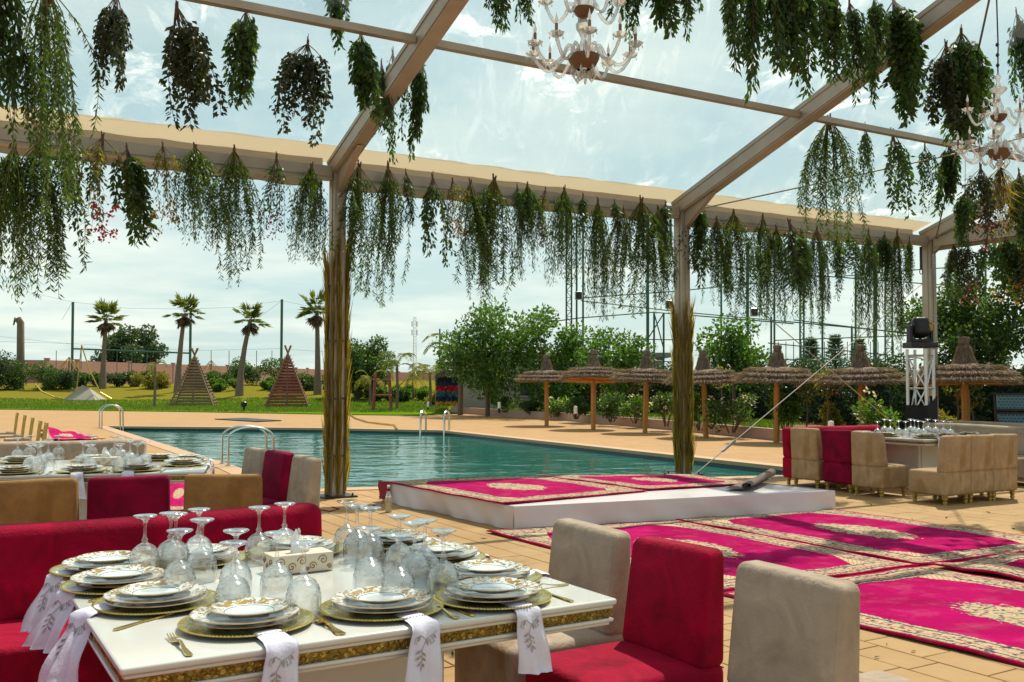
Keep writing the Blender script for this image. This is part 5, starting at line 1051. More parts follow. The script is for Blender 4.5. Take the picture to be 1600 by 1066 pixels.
# ============================================================ POOL LADDERS, BOTTLE, HOSE
def ladder(label, a, b, h, reach, drop, dirv, r=.022):
    o = thing('pool_ladder', label, 'pool ladder', (0, 0, 0), 0, 'steel pool ladders')
    for p in (a, b):
        p = Vector((p.x, p.y, 0)); pts = [p + dirv * (-reach * .0) + Vector((0, 0, 0))]
        for k in range(13): th = math.pi * k / 12; pts.append(p + dirv * (reach / 2 - reach / 2 * math.cos(th)) + Vector((0, 0, h - h * .28 + h * .28 * math.sin(th))))
        pts.append(p + dirv * reach * 1.05 + Vector((0, 0, -.2))); pts.append(p + dirv * reach * 1.05 + Vector((0, 0, -drop))); MB().tube(pts, r, 8).build('rail', M['steel'], o, smooth=True)
        MB().lathe([(.05, .004), (.05, .015), (.03, .02)], 12, c=p).build('flange', M['steel'], o)
    for z in (-.35, -.65): MB().beam(Vector((a.x, a.y, z)) + dirv * reach * 1.05, Vector((b.x, b.y, z)) + dirv * reach * 1.05, .08, .03).build('step', M['steel'], o)
eL = (pool[-1] - pool[0]).normalized(); nL = Vector((-eL.y, eL.x, 0)); nL = nL if nL.x > 0 else -nL
k = at(184, 669.5); ladder('curved steel pool ladder at the far left corner of the pool', k - nL * .45, k - nL * .45 - eL * .62, .70, .58, .9, nL, .024)
k = at(392, 727); ladder('big looping steel pool ladder behind the wine and beige chairs', k - nL * .38 - eL * .0, k - nL * .38 - eL * .45, .64, .75, .9, nL, .02)
k = at(677, 673); ladder('steel pool ladder at the far right corner of the pool', k + Vector((-.25, .4, 0)), k + Vector((.45, .1, 0)), .58, .65, .9, Vector((-.15, -1, 0)).normalized(), .03)
mb = MB(); hp_ = [at(546, 648), at(556, 655), at(575, 661), at(598, 664), at(617, 666), at(620, 672)]; mb.tube([Vector((p.x, p.y, .03)) for p in hp_], .028, 6); tag(mb.build('hose', M['lf_yellow']), 'yellow hose curving over the far deck into the pool', 'hose')
p = at(607, 800.5); o = thing('bottle', 'clear glass bottle with red neck ring standing on the paving by the stage', 'bottle', p)
MB().lathe([(.001, .004), (.036, .004), (.039, .02), (.039, .13), (.034, .17), (.018, .215), (.0145, .235), (.0145, .285), (.013, .285), (.013, .235), (.016, .215), (.032, .17), (.036, .13), (.036, .012), (.001, .010)], 24).build('glass', M['crystal'], o, smooth=True)
MB().lathe([(.001, .013), (.035, .013), (.035, .13), (.031, .165), (.001, .165)], 20).build('drink', simple('pale_drink', (.80, .68, .40), .2), o, smooth=True); MB().lathe([(.016, .225), (.0165, .24), (.016, .25)], 16).build('neck_ring', M['red'], o); MB().lathe([(.017, .272), (.017, .29), (.001, .292)], 16).build('cap', M['porcelain'], o)
mb = MB(); mb.tube([at(498, 797) + Vector((0, 0, .006)), at(515, 800) + Vector((0, 0, .006)), at(530, 796) + Vector((0, 0, .006)), at(519, 793.5) + Vector((0, 0, .006))], .006, 5); tag(mb.build('cord_loop', M['magenta']), 'short loop of red cord on the paving near the left post', 'cord')
# ============================================================ SEATING
def leg_mesh(h=.105):
    return MB().lathe([(.016, 0), (.020, .004), (.018, .012), (.026, .02), (.026, .035), (.019, .042), (.027, .055), (.030, .07), (.024, .08), (.032, .09), (.032, h)], 12).mesh('leg', M['gold_w'], True)
LEG = leg_mesh()
def chair(label, p, face, mat, group, w_=.47, d_=.50, bh=.78, back_h=.42, legs=True, name='chair', cat='chair', th=.14):
    rz = math.atan2(-face.x, face.y); o = thing(name, label, cat, Vector((p.x, p.y, 0)), rz, group); seed = random.random() * 6
    sag = lambda q: (q.x, q.y, q.z + (.012 * math.cos(min(1.5, abs(q.x) / w_ * 3)) * math.cos(min(1.5, abs(q.y) / d_ * 3)) if q.z > 0 else 0))
    MB().rbox((0, 0, .2425), (w_, d_, .275), .032, fn=sag, div=5).build('seat', mat, o, smooth=2)
    def bk(q):
        k = (q.z + back_h / 2) / back_h; bul = .010 * math.cos(min(1.57, abs(q.x) / w_ * 3.1)) * math.sin(math.pi * max(0, min(1, k))); y = q.y * (1.0 - .30 * k) - .035 * k; x = q.x * (1 - .03 * k)
        return (x, y + .006 * math.sin(q.x * 9 + seed) * k + (bul if q.y > 0 else -bul), q.z + .006 * math.sin(q.x * 5 + seed) * k)
    MB().rbox((0, -d_ / 2 + th / 2 - .004, .365 + back_h / 2), (w_ - .006, th, back_h), .034, fn=bk, div=4).build('backrest', mat, o, smooth=2)
    mb = MB(); mb.tube([(-w_ / 2 + .02, -d_ / 2 - .001, .362), (w_ / 2 - .02, -d_ / 2 - .001, .362)], .003, 5); mb.tube([(-w_ / 2 + .03, d_ / 2 - .001, .115), (w_ / 2 - .03, d_ / 2 - .001, .115)], .003, 5); mb.build('seam', mat, o)
    pp = MB()
    for sx in (-1, 1):
        pp.tube([Vector((0, -d_ / 2 + th / 2 - .004, .365 + back_h / 2)) + Vector(bk(Vector((sx * ((w_ - .006) / 2 - .0115), th / 2 - .0115, zz)))) for zz in np.linspace(-back_h / 2 + .03, back_h / 2 - .03, 8)], .0040, 5)
    tag(pp.build('piping', mat, o), kind='stuff')
    if legs:
        for sx in (-1, 1):
            for sy in (-1, 1): q = link('leg', LEG, o); q.location = (sx * (w_ / 2 - .05), sy * (d_ / 2 - .05), 0)
    return o
def sofa(label, p, face, length, mat, group=None, d_=.62, bh=.42, th=.17):
    rz = math.atan2(-face.x, face.y); o = thing('sofa', label, 'sofa', Vector((p.x, p.y, 0)), rz, group)
    sag = lambda q: (q.x, q.y, q.z + (.012 * math.cos(min(1.5, abs(q.y) / d_ * 3)) + .004 * math.sin(q.x * 7) if q.z > 0 else 0))
    MB().rbox((0, 0, .2425), (length, d_, .275), .035, fn=sag, div=9).build('seat', mat, o, smooth=2)
    MB().rbox((0, -d_ / 2 + th / 2, .36 + bh / 2), (length, th, bh), .055, fn=lambda q: (q.x, q.y * (1 - .15 * (q.z / bh + .5)) - .03 * (q.z / bh + .5), q.z + .006 * math.sin(q.x * 3.1)), div=9).build('backrest', mat, o, smooth=2)
    n_ = max(2, int(length / .9) + 1)
    for k in range(n_):
        for sy in (-1, 1): q = link('leg', LEG, o); q.location = ((k / (n_ - 1) - .5) * (length - .14), sy * (d_ / 2 - .06), 0)
    return o
# ============================================================ TABLES
def table(label, c, rz, sx, sy, z, group=None, ped=.68):
    o = thing('banquet_table', label, 'table', Vector((c.x, c.y, 0)), rz, group); W = M['white_l']
    def slab_(name, k, z0, z1, mat, r): MB().rbox((0, 0, (z0 + z1) / 2), (sx + k, sy + k, z1 - z0), r, seg=3, div=1).build(name, mat, o, smooth=True)
    slab_('tabletop', 0, z - .020, z, W, .008); slab_('edge_moulding', -.018, z - .032, z - .0205, W, .005); slab_('gold_band', -.034, z - .062, z - .0325, M['band'], .002); slab_('lower_moulding', -.016, z - .074, z - .0625, W, .005); slab_('lower_lip', -.036, z - .086, z - .0745, W, .005)
    if sx > 1.2:                                                  # raised rings of the gold band
        me = MB(); me.lathe([(.0062, 0), (.0088, .002), (.0108, 0)], 8); ringm = me
        for (x0, y0, x1, y1, nx, ny) in ((-sx / 2, -sy / 2, sx / 2, -sy / 2, 0, -1), (-sx / 2, -sy / 2, -sx / 2, sy / 2, -1, 0)):
            rb = MB(); ln = math.hypot(x1 - x0, y1 - y0); n_ = int(ln / .024); dx, dy = (x1 - x0) / ln, (y1 - y0) / ln
            for k in range(n_):
                s_ = (k + .5) * ln / n_; cx, cy2 = x0 + dx * s_ - nx * .0168, y0 + dy * s_ - ny * .0168
                V = [];
                for q in range(10):
                    a = q * .6283
                    for rr, hh in ((.0058, 0), (.0085, .0016), (.0112, 0)): V.append((cx + dx * rr * math.cos(a) + nx * hh, cy2 + dy * rr * math.cos(a) + ny * hh, z - .0475 + rr * math.sin(a)))
                Fc = []
                for q in range(10):
                    for e in range(2): Fc.append((q * 3 + e, ((q + 1) % 10) * 3 + e, ((q + 1) % 10) * 3 + e + 1, q * 3 + e + 1))
                rb.add(V, Fc)
            tag(rb.build('band_relief', M['band'], o, smooth=True), kind='stuff')
    r = ped / 2; poly = [(r * math.cos(a) * 1.08, r * math.sin(a) * 1.08) for a in [R(22.5 + 45 * k) for k in range(8)]]
    poly = [(-r, -r), (r, -r), (r, r), (-r, r)]
    mb = MB(); mb.prism(poly, .055, z - .0865); mb.build('pedestal', W, o); mb = MB(); mb.prism([(x * 1.1, y * 1.1) for x, y in poly], .004, .05); mb.build('plinth', W, o)
    for k in range(4):
        a = R(90 * k); mb = MB(); cx, cy2 = (r + .004) * math.cos(a), (r + .004) * math.sin(a)
        for s_ in (-1, 1): mb.box((cx - s_ * r * .82 * math.sin(a), cy2 + s_ * r * .82 * math.cos(a), (z) / 2), (.012, .02, z - .25), a)
        mb.build('trim', W, o)
    return o
# ---- tableware
def gob():
    fn = lambda a, z: 1 + (.055 * abs(math.cos(8 * a)) if .003 < z < .062 else 0) + (.045 * math.cos(12 * a + (math.pi if round((z - .0635) / .0075) % 2 else 0)) if .062 < z < .102 else 0)
    prof = [(.0455, 0), (.0475, 0), (.0490, .012), (.0500, .025), (.0505, .04), (.0505, .055), (.0498, .063), (.0490, .0705), (.0472, .078), (.0450, .0855), (.0410, .093), (.0355, .1005), (.028, .1075), (.018, .113), (.0105, .118), (.0085, .122), (.0115, .127), (.0085, .132), (.0062, .145), (.0058, .17), (.0066, .188), (.010, .197), (.022, .204), (.036, .209), (.0415, .2125), (.042, .215), (.040, .2165), (.001, .215)]
    inner = [(.0438, .001), (.0462, .025), (.0466, .045), (.0455, .07), (.042, .083), (.034, .0945), (.022, .102), (.001, .105)]
    n_ = 48; mb = MB(); mb.lathe(prof, n_, fn=fn); mb.lathe(inner, 32)
    v = mb.v; a0 = 0; b0 = len(prof) * n_
    return mb.mesh('goblet', M['crystal'], False)
gp = gob(); gp.polygons.foreach_set('use_smooth', [True] * len(gp.polygons)); gp.set_sharp_from_angle(angle=R(11))
def plate(r, h=.017, n_=48): return [(.001, .002), (r * .55, 0), (r * .60, .002), (r * .72, h * .55), (r * .985, h), (r, h + .0012), (r * .985, h + .0035), (r * .72, h * .55 + .004), (r * .61, .006), (.001, .0055)]
ME = {}
ME['side'] = MB().lathe(plate(.112), 56).mesh('side_plate', M['china_s'], True); ME['dinner'] = MB().lathe(plate(.154, .018), 64).mesh('dinner_plate', M['china_d'], True)
cp = MB(); cp.lathe([(.001, .002), (.11, .0), (.13, .004), (.184, .012), (.188, .0135), (.186, .016), (.13, .0085), (.001, .006)], 72)
ME['charger'] = cp.mesh('charger', M['charger'], True); bd = MB()
for k in range(110): a = k / 110 * 6.2832; c = Vector((.187 * math.cos(a), .187 * math.sin(a), .0155)); bd.add([c + Vector(q) * .0042 for q in ((1, 0, 0), (0, 1, 0), (-1, 0, 0), (0, -1, 0), (0, 0, 1), (0, 0, -1))], [(0, 1, 4), (1, 2, 4), (2, 3, 4), (3, 0, 4), (1, 0, 5), (2, 1, 5), (3, 2, 5), (0, 3, 5)])
ME['beads'] = bd.mesh('beaded_rim', M['gold'], True)
def flat(outl, zf, th=.0022):
    mb = MB(); n_ = len(outl); V = [(x, y, zf(y)) for x, y in outl] + [(x, y, zf(y) + th) for x, y in outl]; mb.add(V, [tuple(range(n_))[::-1], tuple(range(n_, 2 * n_))] + [(i, (i + 1) % n_, (i + 1) % n_ + n_, i + n_) for i in range(n_)]); return mb
def sweep_flat(stations, zf, th):                               # (y, halfwidth) list
    mb = MB(); V = []; Fc = []
    for y, hw in stations:
        z = zf(y); V += [(-hw, y, z), (hw, y, z), (hw * .8, y, z + th), (-hw * .8, y, z + th)]
    for i in range(len(stations) - 1):
        for k in range(4): Fc.append((i * 4 + k, i * 4 + (k + 1) % 4, i * 4 + 4 + (k + 1) % 4, i * 4 + 4 + k))
    Fc += [(3, 2, 1, 0), tuple(range(len(stations) * 4 - 4, len(stations) * 4))]; mb.add(V, Fc); return mb
fz = lambda y: .003 + .012 * math.exp(-((y - .02) / .035) ** 2) + (.006 if y < -.06 else 0)
fk = sweep_flat([(.125, .004), (.12, .010), (.10, .0105), (.06, .006), (.02, .004), (0, .0045), (-.015, .011), (-.03, .0135), (-.045, .0135)], fz, .003)
for k in range(4): x = -.0108 + .0072 * k; t_ = sweep_flat([(-.044, .0026), (-.07, .0022), (-.095, .0016), (-.102, .0006)], lambda y: .006 + .004 * abs(y + .07) / .03, .002); fk.add([(a + x, b, c) for a, b, c in t_.v], t_.f)
ME['fork'] = fk.mesh('fork', M['gold'], True)
ME['knife'] = sweep_flat([(.12, .003), (.115, .009), (.09, .0095), (.03, .006), (.01, .005), (.0, .009), (-.05, .0105), (-.09, .009), (-.115, .002)], lambda y: .002, .004).mesh('knife', M['gold'], True)
def napkin_mesh(seed, flare=1.0, embroider=True, ln=.155, sway=0.0):
    g = random.Random(seed); path = [(-.12, .012), (-.06, .012), (-.02, .011), (-.004, .010), (.010, .005), (.016, -.010), (.018, -.03)] + [(.018 + (.02 * min(3.8, flare - .5) + sway) * math.sin(k / 7 * 1.3) , -.03 - ln * k / 7) for k in range(1, 8)]
    nx = 14; V = []; Fc = []; tilt = g.uniform(-.05, .05); ph = g.uniform(0, 6)
    for side in (0, 1):
        for j, (y, z) in enumerate(path):
            hang = max(0, j - 5) / 8; wd = .044 * (1 + .28 * hang * flare) * (.92 if j < 3 else 1)
            for i in range(nx + 1):
                u = i / nx * 2 - 1; x = u * wd + tilt * hang * .6; f = .007 * math.sin(u * 4.2 + ph) * hang + .004 * math.sin(u * 9 + ph) * hang * flare + .003 * math.sin(j * 1.1 + u * 3)
                bot = -.018 * (1 + u) * .5 * (1 if j == len(path) - 1 else 0) * (1 if seed % 2 else -.6)
                off = .0055 * (1 - u * u) ** .5 if side == 0 else -.001
                V.append((x, y + f + (off if z < .0 else 0), z + (off if z >= 0 else 0) + bot * hang))
    m_ = len(path); n_ = nx + 1
    for side in (0, 1):
        for j in range(m_ - 1):
            for i in range(nx): k = side * m_ * n_ + j * n_ + i; q = (k, k + 1, k + n_ + 1, k + n_); Fc.append(q if side else q[::-1])
    edge = [(j, 0) for j in range(m_)] + [(m_ - 1, i) for i in range(1, n_)] + [(j, nx) for j in range(m_ - 2, -1, -1)]
    for a, b in zip(edge, edge[1:]): ka, kb = a[0] * n_ + a[1], b[0] * n_ + b[1]; Fc.append((ka, kb, kb + m_ * n_, ka + m_ * n_))
    mb = MB(); mb.add(V, Fc); me = mb.mesh('napkin', M['linen'], 2); em = MB()
    def surf(u, s_):                                            # s_: metres down from the edge
        z = -.012 - s_; j = 5
        for j in range(5, m_ - 1):
            if path[j + 1][1] <= z: break
        t = (z - path[j][1]) / (path[j + 1][1] - path[j][1] - 1e-9); i = (u + 1) / 2 * nx; i0 = min(nx - 1, int(i)); fr = i - i0
        def vv(a, b): return Vector(V[a * n_ + b])
        p = vv(j, i0).lerp(vv(j, i0 + 1), fr).lerp(vv(j + 1, i0).lerp(vv(j + 1, i0 + 1), fr), t); return p + Vector((0, .0022, 0))
    def stroke(pts, r=.0009): em.tube([surf(max(-.97, min(.97, a)), max(.0, b)) for a, b in pts], r, 4)
    stroke([(-.7, .0), (-.35, .012), (.05, .02), (.3, .045), (.22, .08)]); stroke([(.05, .02), (.4, .006), (.75, .012)]); stroke([(-.35, .012), (-.55, .028), (-.3, .034), (-.25, .02)]); stroke([(.75, .012), (.8, .026), (.6, .03)])
    for a, b, da, db in [(.3, .045, .35, .012), (.3, .05, -.35, .016), (.27, .06, .35, .014), (.27, .065, -.35, .014), (.24, .075, .25, .016), (.22, .08, -.25, .016), (.22, .082, .02, .022), (-.1, .018, .0, .016), (.45, .006, .2, .02), (-.5, .008, -.15, .014), (.05, .02, -.2, .018)]:
        p0 = surf(a, b); p1 = surf(max(-.97, min(.97, a + da)), b + db); mid = (p0 + p1) / 2; d = (p1 - p0); s_ = Vector((d.z, 0, -d.x)).normalized() * .0035; em.add([p0, mid + s_ + Vector((0, .001, 0)), p1, mid - s_ + Vector((0, .001, 0))], [(0, 1, 2, 3)])
    return me, em.mesh('embroidery', M['silver_t'], True)
NAP = [napkin_mesh(k, 1.0 + .3 * (k % 3)) for k in range(5)] + [napkin_mesh(5 + k, 3.1, True, .14, .0 + .02 * k) for k in range(3)]
def put(name, me, label, cat, p, rz, group): o = link(name, me); o.location = p; o.rotation_euler = (0, 0, rz); return tag(o, label, cat, group)
def setting(c, out, edge_d, z, where, g, full=True, nap=0, nap_off=.0, cutl=True, k=1.0, jit=0, napkin=True, fk_off=.215, kn_off=-.20):
    """c: centre on the tabletop; out: unit vector to the near table edge; edge_d: metres from c to that edge"""
    rz = math.atan2(-out.x, out.y); sd = Vector((out.y, -out.x, 0)); b = Vector((c.x, c.y, z)); r1 = random.uniform(-3, 3)
    o = put('charger', ME['charger'], 'gold charger plate with beaded rim, ' + where, 'charger plate', b + Vector((0, 0, .0005)), r1, 'gold chargers on the ' + g); link('beaded_rim', ME['beads'], o)
    zz = z + .0095
    for i, nm_ in enumerate(('lower', 'upper')):
        j = Vector((random.uniform(-.006, .006), random.uniform(-.006, .006), 0)); put('dinner_plate', ME['dinner'], nm_ + ' gold-rimmed dinner plate, ' + where, 'plate', b + j + Vector((0, 0, zz - z)), random.uniform(-3, 3), 'dinner plates on the ' + g); zz += .0125
    j = Vector((random.uniform(-.008, .008), random.uniform(-.008, .008), 0)); put('side_plate', ME['side'], 'small plate topping the stack, ' + where, 'plate', b + j + Vector((0, 0, zz - z + .001)), random.uniform(-3, 3), 'side plates on the ' + g)
    if napkin:
        me, em = NAP[nap]; q = b + out * edge_d + sd * nap_off; rz += R(32) if nap >= 5 else 0; o = put('napkin', me, 'white napkin hanging over the edge, ' + where, 'napkin', q, rz, 'napkins on the ' + g); link('embroidery', em, o)
    if cutl:
        e = min(.03, edge_d - .15); q = b + out * (edge_d - .135) - sd * (-fk_off); put('fork', ME['fork'], 'gold fork beside the stack, ' + where, 'fork', b + out * (edge_d - .145) + sd * fk_off, rz + random.uniform(-.12, .12), 'gold forks on the ' + g)
        put('knife', ME['knife'], 'gold knife beside the stack, ' + where, 'knife', b + out * (edge_d - .145) + sd * kn_off, rz + random.uniform(-.12, .12), 'gold knives on the ' + g)
def goblet(p, z, label, g): return put('goblet', gp, label, 'glass', Vector((p.x, p.y, z + .001)), random.uniform(0, 6), 'upturned goblets on the ' + g)

# ---------------------------------------------------------- near table
TZ = .70
a, b, c = at(205, 1031, TZ), at(965, 938, TZ), at(53, 885, TZ); b0, c0 = b, c; mid_ = (b + c) / 2; ra_ = Matrix.Rotation(R(3.6), 3, 'Z'); b = a + ra_ @ (b - a)
e1 = (b - a).normalized(); e2 = Vector((-e1.y, e1.x, 0)); sxn = (b - a).length; syn = (c - a).dot(e2)
sxn += .05; T1 = mid_ + Vector((.05, .0, 0)) - e1 * .008 ; table('square white lacquered table with gold band in the foreground', T1, math.atan2(e1.y, e1.x), sxn, syn, TZ, 'white and gold banquet tables')
print('T1', T1, sxn, syn, math.degrees(math.atan2(e1.y, e1.x)), 'skew', (c - a).dot(e1))
g1 = 'near table'
S1 = [((133, 862), -e1, 'bench side of near table, next to the sofa', 1, 5, -.03), ((180, 894), -e1, 'middle of the bench side of the near table', 1, 6, -.03), ((246, 920), -e1, 'bench side of near table, at the front corner', 1, 7, -.03),
      ((386, 949), -e2, 'front edge of near table, nearest the bench', 1, 0, .015), ((597, 928), -e2, 'middle of the front edge of the near table', 1, 2, .03), ((770, 913), -e2, 'front edge of near table, at the chair corner', 1, 4, .015),
      ((763, 884), e1, 'chair side of near table, beside the first beige chair', 1, 1, .0), ((684, 855), e1, 'middle of the chair side of the near table', 1, 2, .0), ((612, 833), e1, 'chair side of near table, at the rear corner', 1, 3, .0),
      ((292, 847), e2, 'sofa side of near table, behind the left goblets', 1, 1, .0), ((452, 839), e2, 'sofa side of near table, behind the tissue box', 1, 2, .0)]
for (px, py), out, lab, f, nk, off in S1:
    p = at(px, py, TZ + .052); r = p - T1; along = r.dot(out); half = sxn / 2 if abs(out.dot(e1)) > .5 else syn / 2; sd = Vector((out.y, -out.x, 0)); lim = (syn if half == sxn / 2 else sxn) / 2 - .17
    al = min(along, half - .165); la = max(-lim, min(lim, r.dot(sd))); p2 = T1 + out * al + sd * la
    setting(p2, out, half - al, TZ, lab, g1, nap=nk, nap_off=off if out.dot(e2) > -.5 else -off + .0)
GB = [((227, 806), 'foremost of the left goblets by the bench-side plates'), ((267, 802), 'goblet between two others in the left cluster, before the rear plate'), ((275, 803), 'hidden goblet right behind another in the left cluster'), ((311, 796), 'rearmost goblet of the left cluster, against the red sofa'),
      ((316, 812), 'tall looking goblet on the right of the left cluster'), ((281, 829), 'goblet in the front of the left cluster, centre'), ((369, 829), 'goblet just behind the front centre goblet left of the tissue box'), ((365, 848), 'front centre goblet behind the front-left plates'),
      ((405, 793), 'goblet against the sofa, left of the tissue box'), ((445, 787), 'rearmost goblet behind the tissue box'), ((433, 833), 'goblet in front of the tissue box, on its left'), ((475, 849), 'goblet in front of the tissue box, on its right'),
      ((542, 783), 'rearmost goblet of the right cluster near the sofa end'), ((558, 790), 'second goblet from the sofa end in the right cluster'), ((579, 794), 'third goblet from the sofa end in the right cluster'), ((577, 825), 'goblet standing alone just right of the tissue box'),
      ((624, 806), 'goblet before the rear chair-side plates'), ((623, 837), 'front goblet of the right cluster behind the middle front plates'), ((648, 817), 'goblet in the heart of the right cluster'), ((664, 813), 'goblet at the back right of the right cluster'), ((693, 829), 'goblet at the chair side end of the right cluster')]
for (px, py), lab in GB: p = at(px, py, TZ + .215); goblet(p, TZ, lab + ', near table', g1)
# tissue box
p = at(466, 884, TZ + .02); tb = thing('tissue_box', 'cream tissue box with bronze scrolls and a tissue sticking out', 'tissue box', Vector((p.x, p.y, TZ)), R(32), None)
MB().rbox((0, 0, .037), (.23, .115, .068), .003, seg=2, div=1).build('box', M['box_w'], tb, smooth=True)
sp = MB()
def spiral(cx, cz, r, dirn, face):
    pts = []
    for k in range(26):
        th = k / 25 * 9.5; rr = r * (1 - k / 27); x = cx + dirn * rr * math.cos(th); z = cz + rr * math.sin(th)
        pts.append((x, -.0583, z) if face == 0 else (-.1158, x, z))
    sp.tube(pts, .0017, 4)
for i, (cx, cz, r) in enumerate(((-.085, .045, .019), (-.045, .028, .016), (-.005, .046, .019), (.035, .026, .015), (.075, .044, .019), (-.105, .018, .008), (.10, .018, .010), (.015, .016, .008))): spiral(cx, cz, r, 1 if i % 2 else -1, 0)
for i, (cx, cz, r) in enumerate(((-.032, .042, .017), (.005, .026, .014), (.036, .046, .015))): spiral(cx, cz, r, 1 if i % 2 else -1, 1)
sp.build('scroll_print', M['box_g'], tb); V = []; Fc = []
for j in range(7):
    for i in range(14):
        a = i / 14 * 6.283; t = j / 6; r = .038 * (1 - t * .75) * (1 + .35 * math.cos(3 * a + j)); V.append((r * math.cos(a) + .015 * t * math.sin(j), r * math.sin(a) * .6, .07 + .075 * t + .014 * math.sin(2 * a) * t))
for j in range(6):
    for i in range(14): Fc.append((j * 14 + i, j * 14 + (i + 1) % 14, (j + 1) * 14 + (i + 1) % 14, (j + 1) * 14 + i))
mb = MB(); mb.add(V, Fc); mb.build('tissue', M['paper'], tb)
# seats round the near table
nb = T1 + e2 * (syn / 2 + .36)
s1 = at(508, 800, .74); s1.z = 0
sofa('long red velvet sofa behind the near table, running out of frame', s1 - e1 * 1.62 + e2 * -.22, -e2, 3.2, M['red'], 'red velvet sofas of the near table')
lp = T1 - e1 * (sxn / 2 + .30) - e2 * .62; sofa('red velvet bench seat along the left side of the near table', lp, e1, 1.9, M['red'], 'red velvet sofas of the near table')
fc = -e1
for (px, py, z, mt, lab) in ((909, 822, .785, 'taupe', 'beige velvet chair at the middle of the near table, before the stage'), (1042, 850, .785, 'red', 'bright red velvet chair between two beige chairs at the near table'), (1226, 896, .785, 'taupe', 'stained beige velvet chair nearest the camera')):
    p = at(px, py, z); chair(lab, p + fc * .21, fc, M[mt], 'velvet chairs at the near table', w_=.47, d_=.58)
q = at(1358, 1052, .385); pf = thing('velvet_stool', 'beige velvet stool whose rounded corner shows at the bottom edge', 'stool', Vector((q.x, q.y - .20, 0)), R(28)); MB().rbox((0, 0, .245), (.40, .46, .28), .05, div=3).build('seat', M['taupe'], pf, smooth=2)
for sx in (-1, 1):
    for sy in (-1, 1): l_ = link('leg', LEG, pf); l_.location = (sx * .14, sy * .16, 0)
# ---------------------------------------------------------- rear left table
a = at(319, 737, TZ); b = at(0, 744, TZ); f1 = (a - b).normalized(); f2 = Vector((-f1.y, f1.x, 0)); ST = 2.3; T2 = a - f1 * ST / 2 + f2 * .75
table('long white banquet table at the back left, laid with goblets', T2, math.atan2(f1.y, f1.x), ST, 1.5, TZ, 'white and gold banquet tables', 1.0)
g2 = 'rear left table'
for i, (px, lab) in enumerate(((20, 'front of rear left table, at the frame edge'), (125, 'front of rear left table, below the first goblets'), (215, 'front of rear left table, right of the tissue box'), (280, 'front of rear left table, at the pool corner'))):
    p = at(px, (737, 735, 731, 726)[i], TZ + .02); r = p - T2; al = -.54; p2 = T2 + f1 * r.dot(f1) + f2 * (-.56 if i < 3 else -.35)
    if i == 3: p2 = T2 + f1 * (ST / 2 - .2) + f2 * -.12; setting(p2, f1, .2, TZ, lab, g2, nap=1)
    else: setting(p2, -f2, .19, TZ, lab, g2, nap=(2, 4, 0)[i], nap_off=(0, .0, .04)[i], napkin=i > 0)
for i, (fx, lab) in enumerate(((-.95, 'back of rear left table, at the frame edge'), (-.45, 'back of rear left table, second from the frame edge'), (.15, 'back of rear left table, behind the middle goblets'), (.7, 'back of rear left table, nearest the pool'))): setting(T2 + f1 * fx + f2 * .54, f2, .21, TZ, lab, g2, nap=i, cutl=False)
setting(T2 + f1 * (ST / 2 - .2) + f2 * .33, f1, .2, TZ, 'pool end of the rear left table, back corner', g2, nap=3)
G2 = [((28, 684), 'leftmost goblet'), ((47, 681), 'second goblet, rear'), ((48, 694), 'second goblet, front'), ((60, 696), 'shorter looking front goblet of the first cluster'), ((64, 690), 'goblet in the middle of the first cluster'), ((76, 688), 'goblet at the right of the first cluster'), ((92, 681), 'goblet standing apart right of the first cluster'),
      ((130, 690), 'goblet left of the second cluster'), ((141, 695), 'front goblet of the second cluster'), ((144, 681), 'rear goblet of the second cluster'), ((179, 682), 'rear left goblet of the last cluster'), ((190, 684), 'rear middle goblet of the last cluster'), ((187, 694), 'front left goblet of the last cluster'), ((204, 688), 'middle goblet of the last cluster'), ((215, 693), 'front right goblet of the last cluster'), ((227, 690), 'rightmost goblet nearest the pool')]
for (px, py), lab in G2: goblet(at(px, py, TZ + .215), TZ, lab + ' on the rear left table', g2)
p = at(165, 722, TZ + .03); tb2 = copy(tb, Vector((p.x, p.y, TZ)), math.atan2(f1.y, f1.x), 'cream scroll-printed tissue box on the rear left table')
for px, py, mt, lab, fc, gp_ in ((56, 749, 'tan', 'tan backed beige chair at the left frame edge behind the sofa', f2, 1), (203, 743, 'magenta', 'dark red velvet chair between the two tan backed chairs', f2, 1), (350, 740, 'tan', 'tan backed beige chair nearest the pool side chairs', f2, 1),
                          (399, 700, 'taupe', 'beige chair seen side-on, farthest of three by the pool', Vector((-.80, -.6, 0)), 0), (432, 706, 'magenta', 'wine velvet chair side-on between two beige chairs by the pool', Vector((-.80, -.6, 0)), 0), (474, 714, 'taupe', 'beige chair side-on, nearest the left tent post', Vector((-.85, -.52, 0)), 0)):
    p = at(px, py, .785); chair(lab, p + fc * .19, fc, M[mt], 'velvet chairs of the rear left table', w_=.52 if gp_ else .47)
p = at(20, 690, .78); p2 = at(228, 687.5, .78); d_ = (p2 - p).normalized(); mid = p2 - d_ * 1.6; n_ = Vector((d_.y, -d_.x, 0)); sofa('long brown-grey velvet sofa beyond the rear left table', mid + n_ * .22, n_, 3.2, M['taupe'])
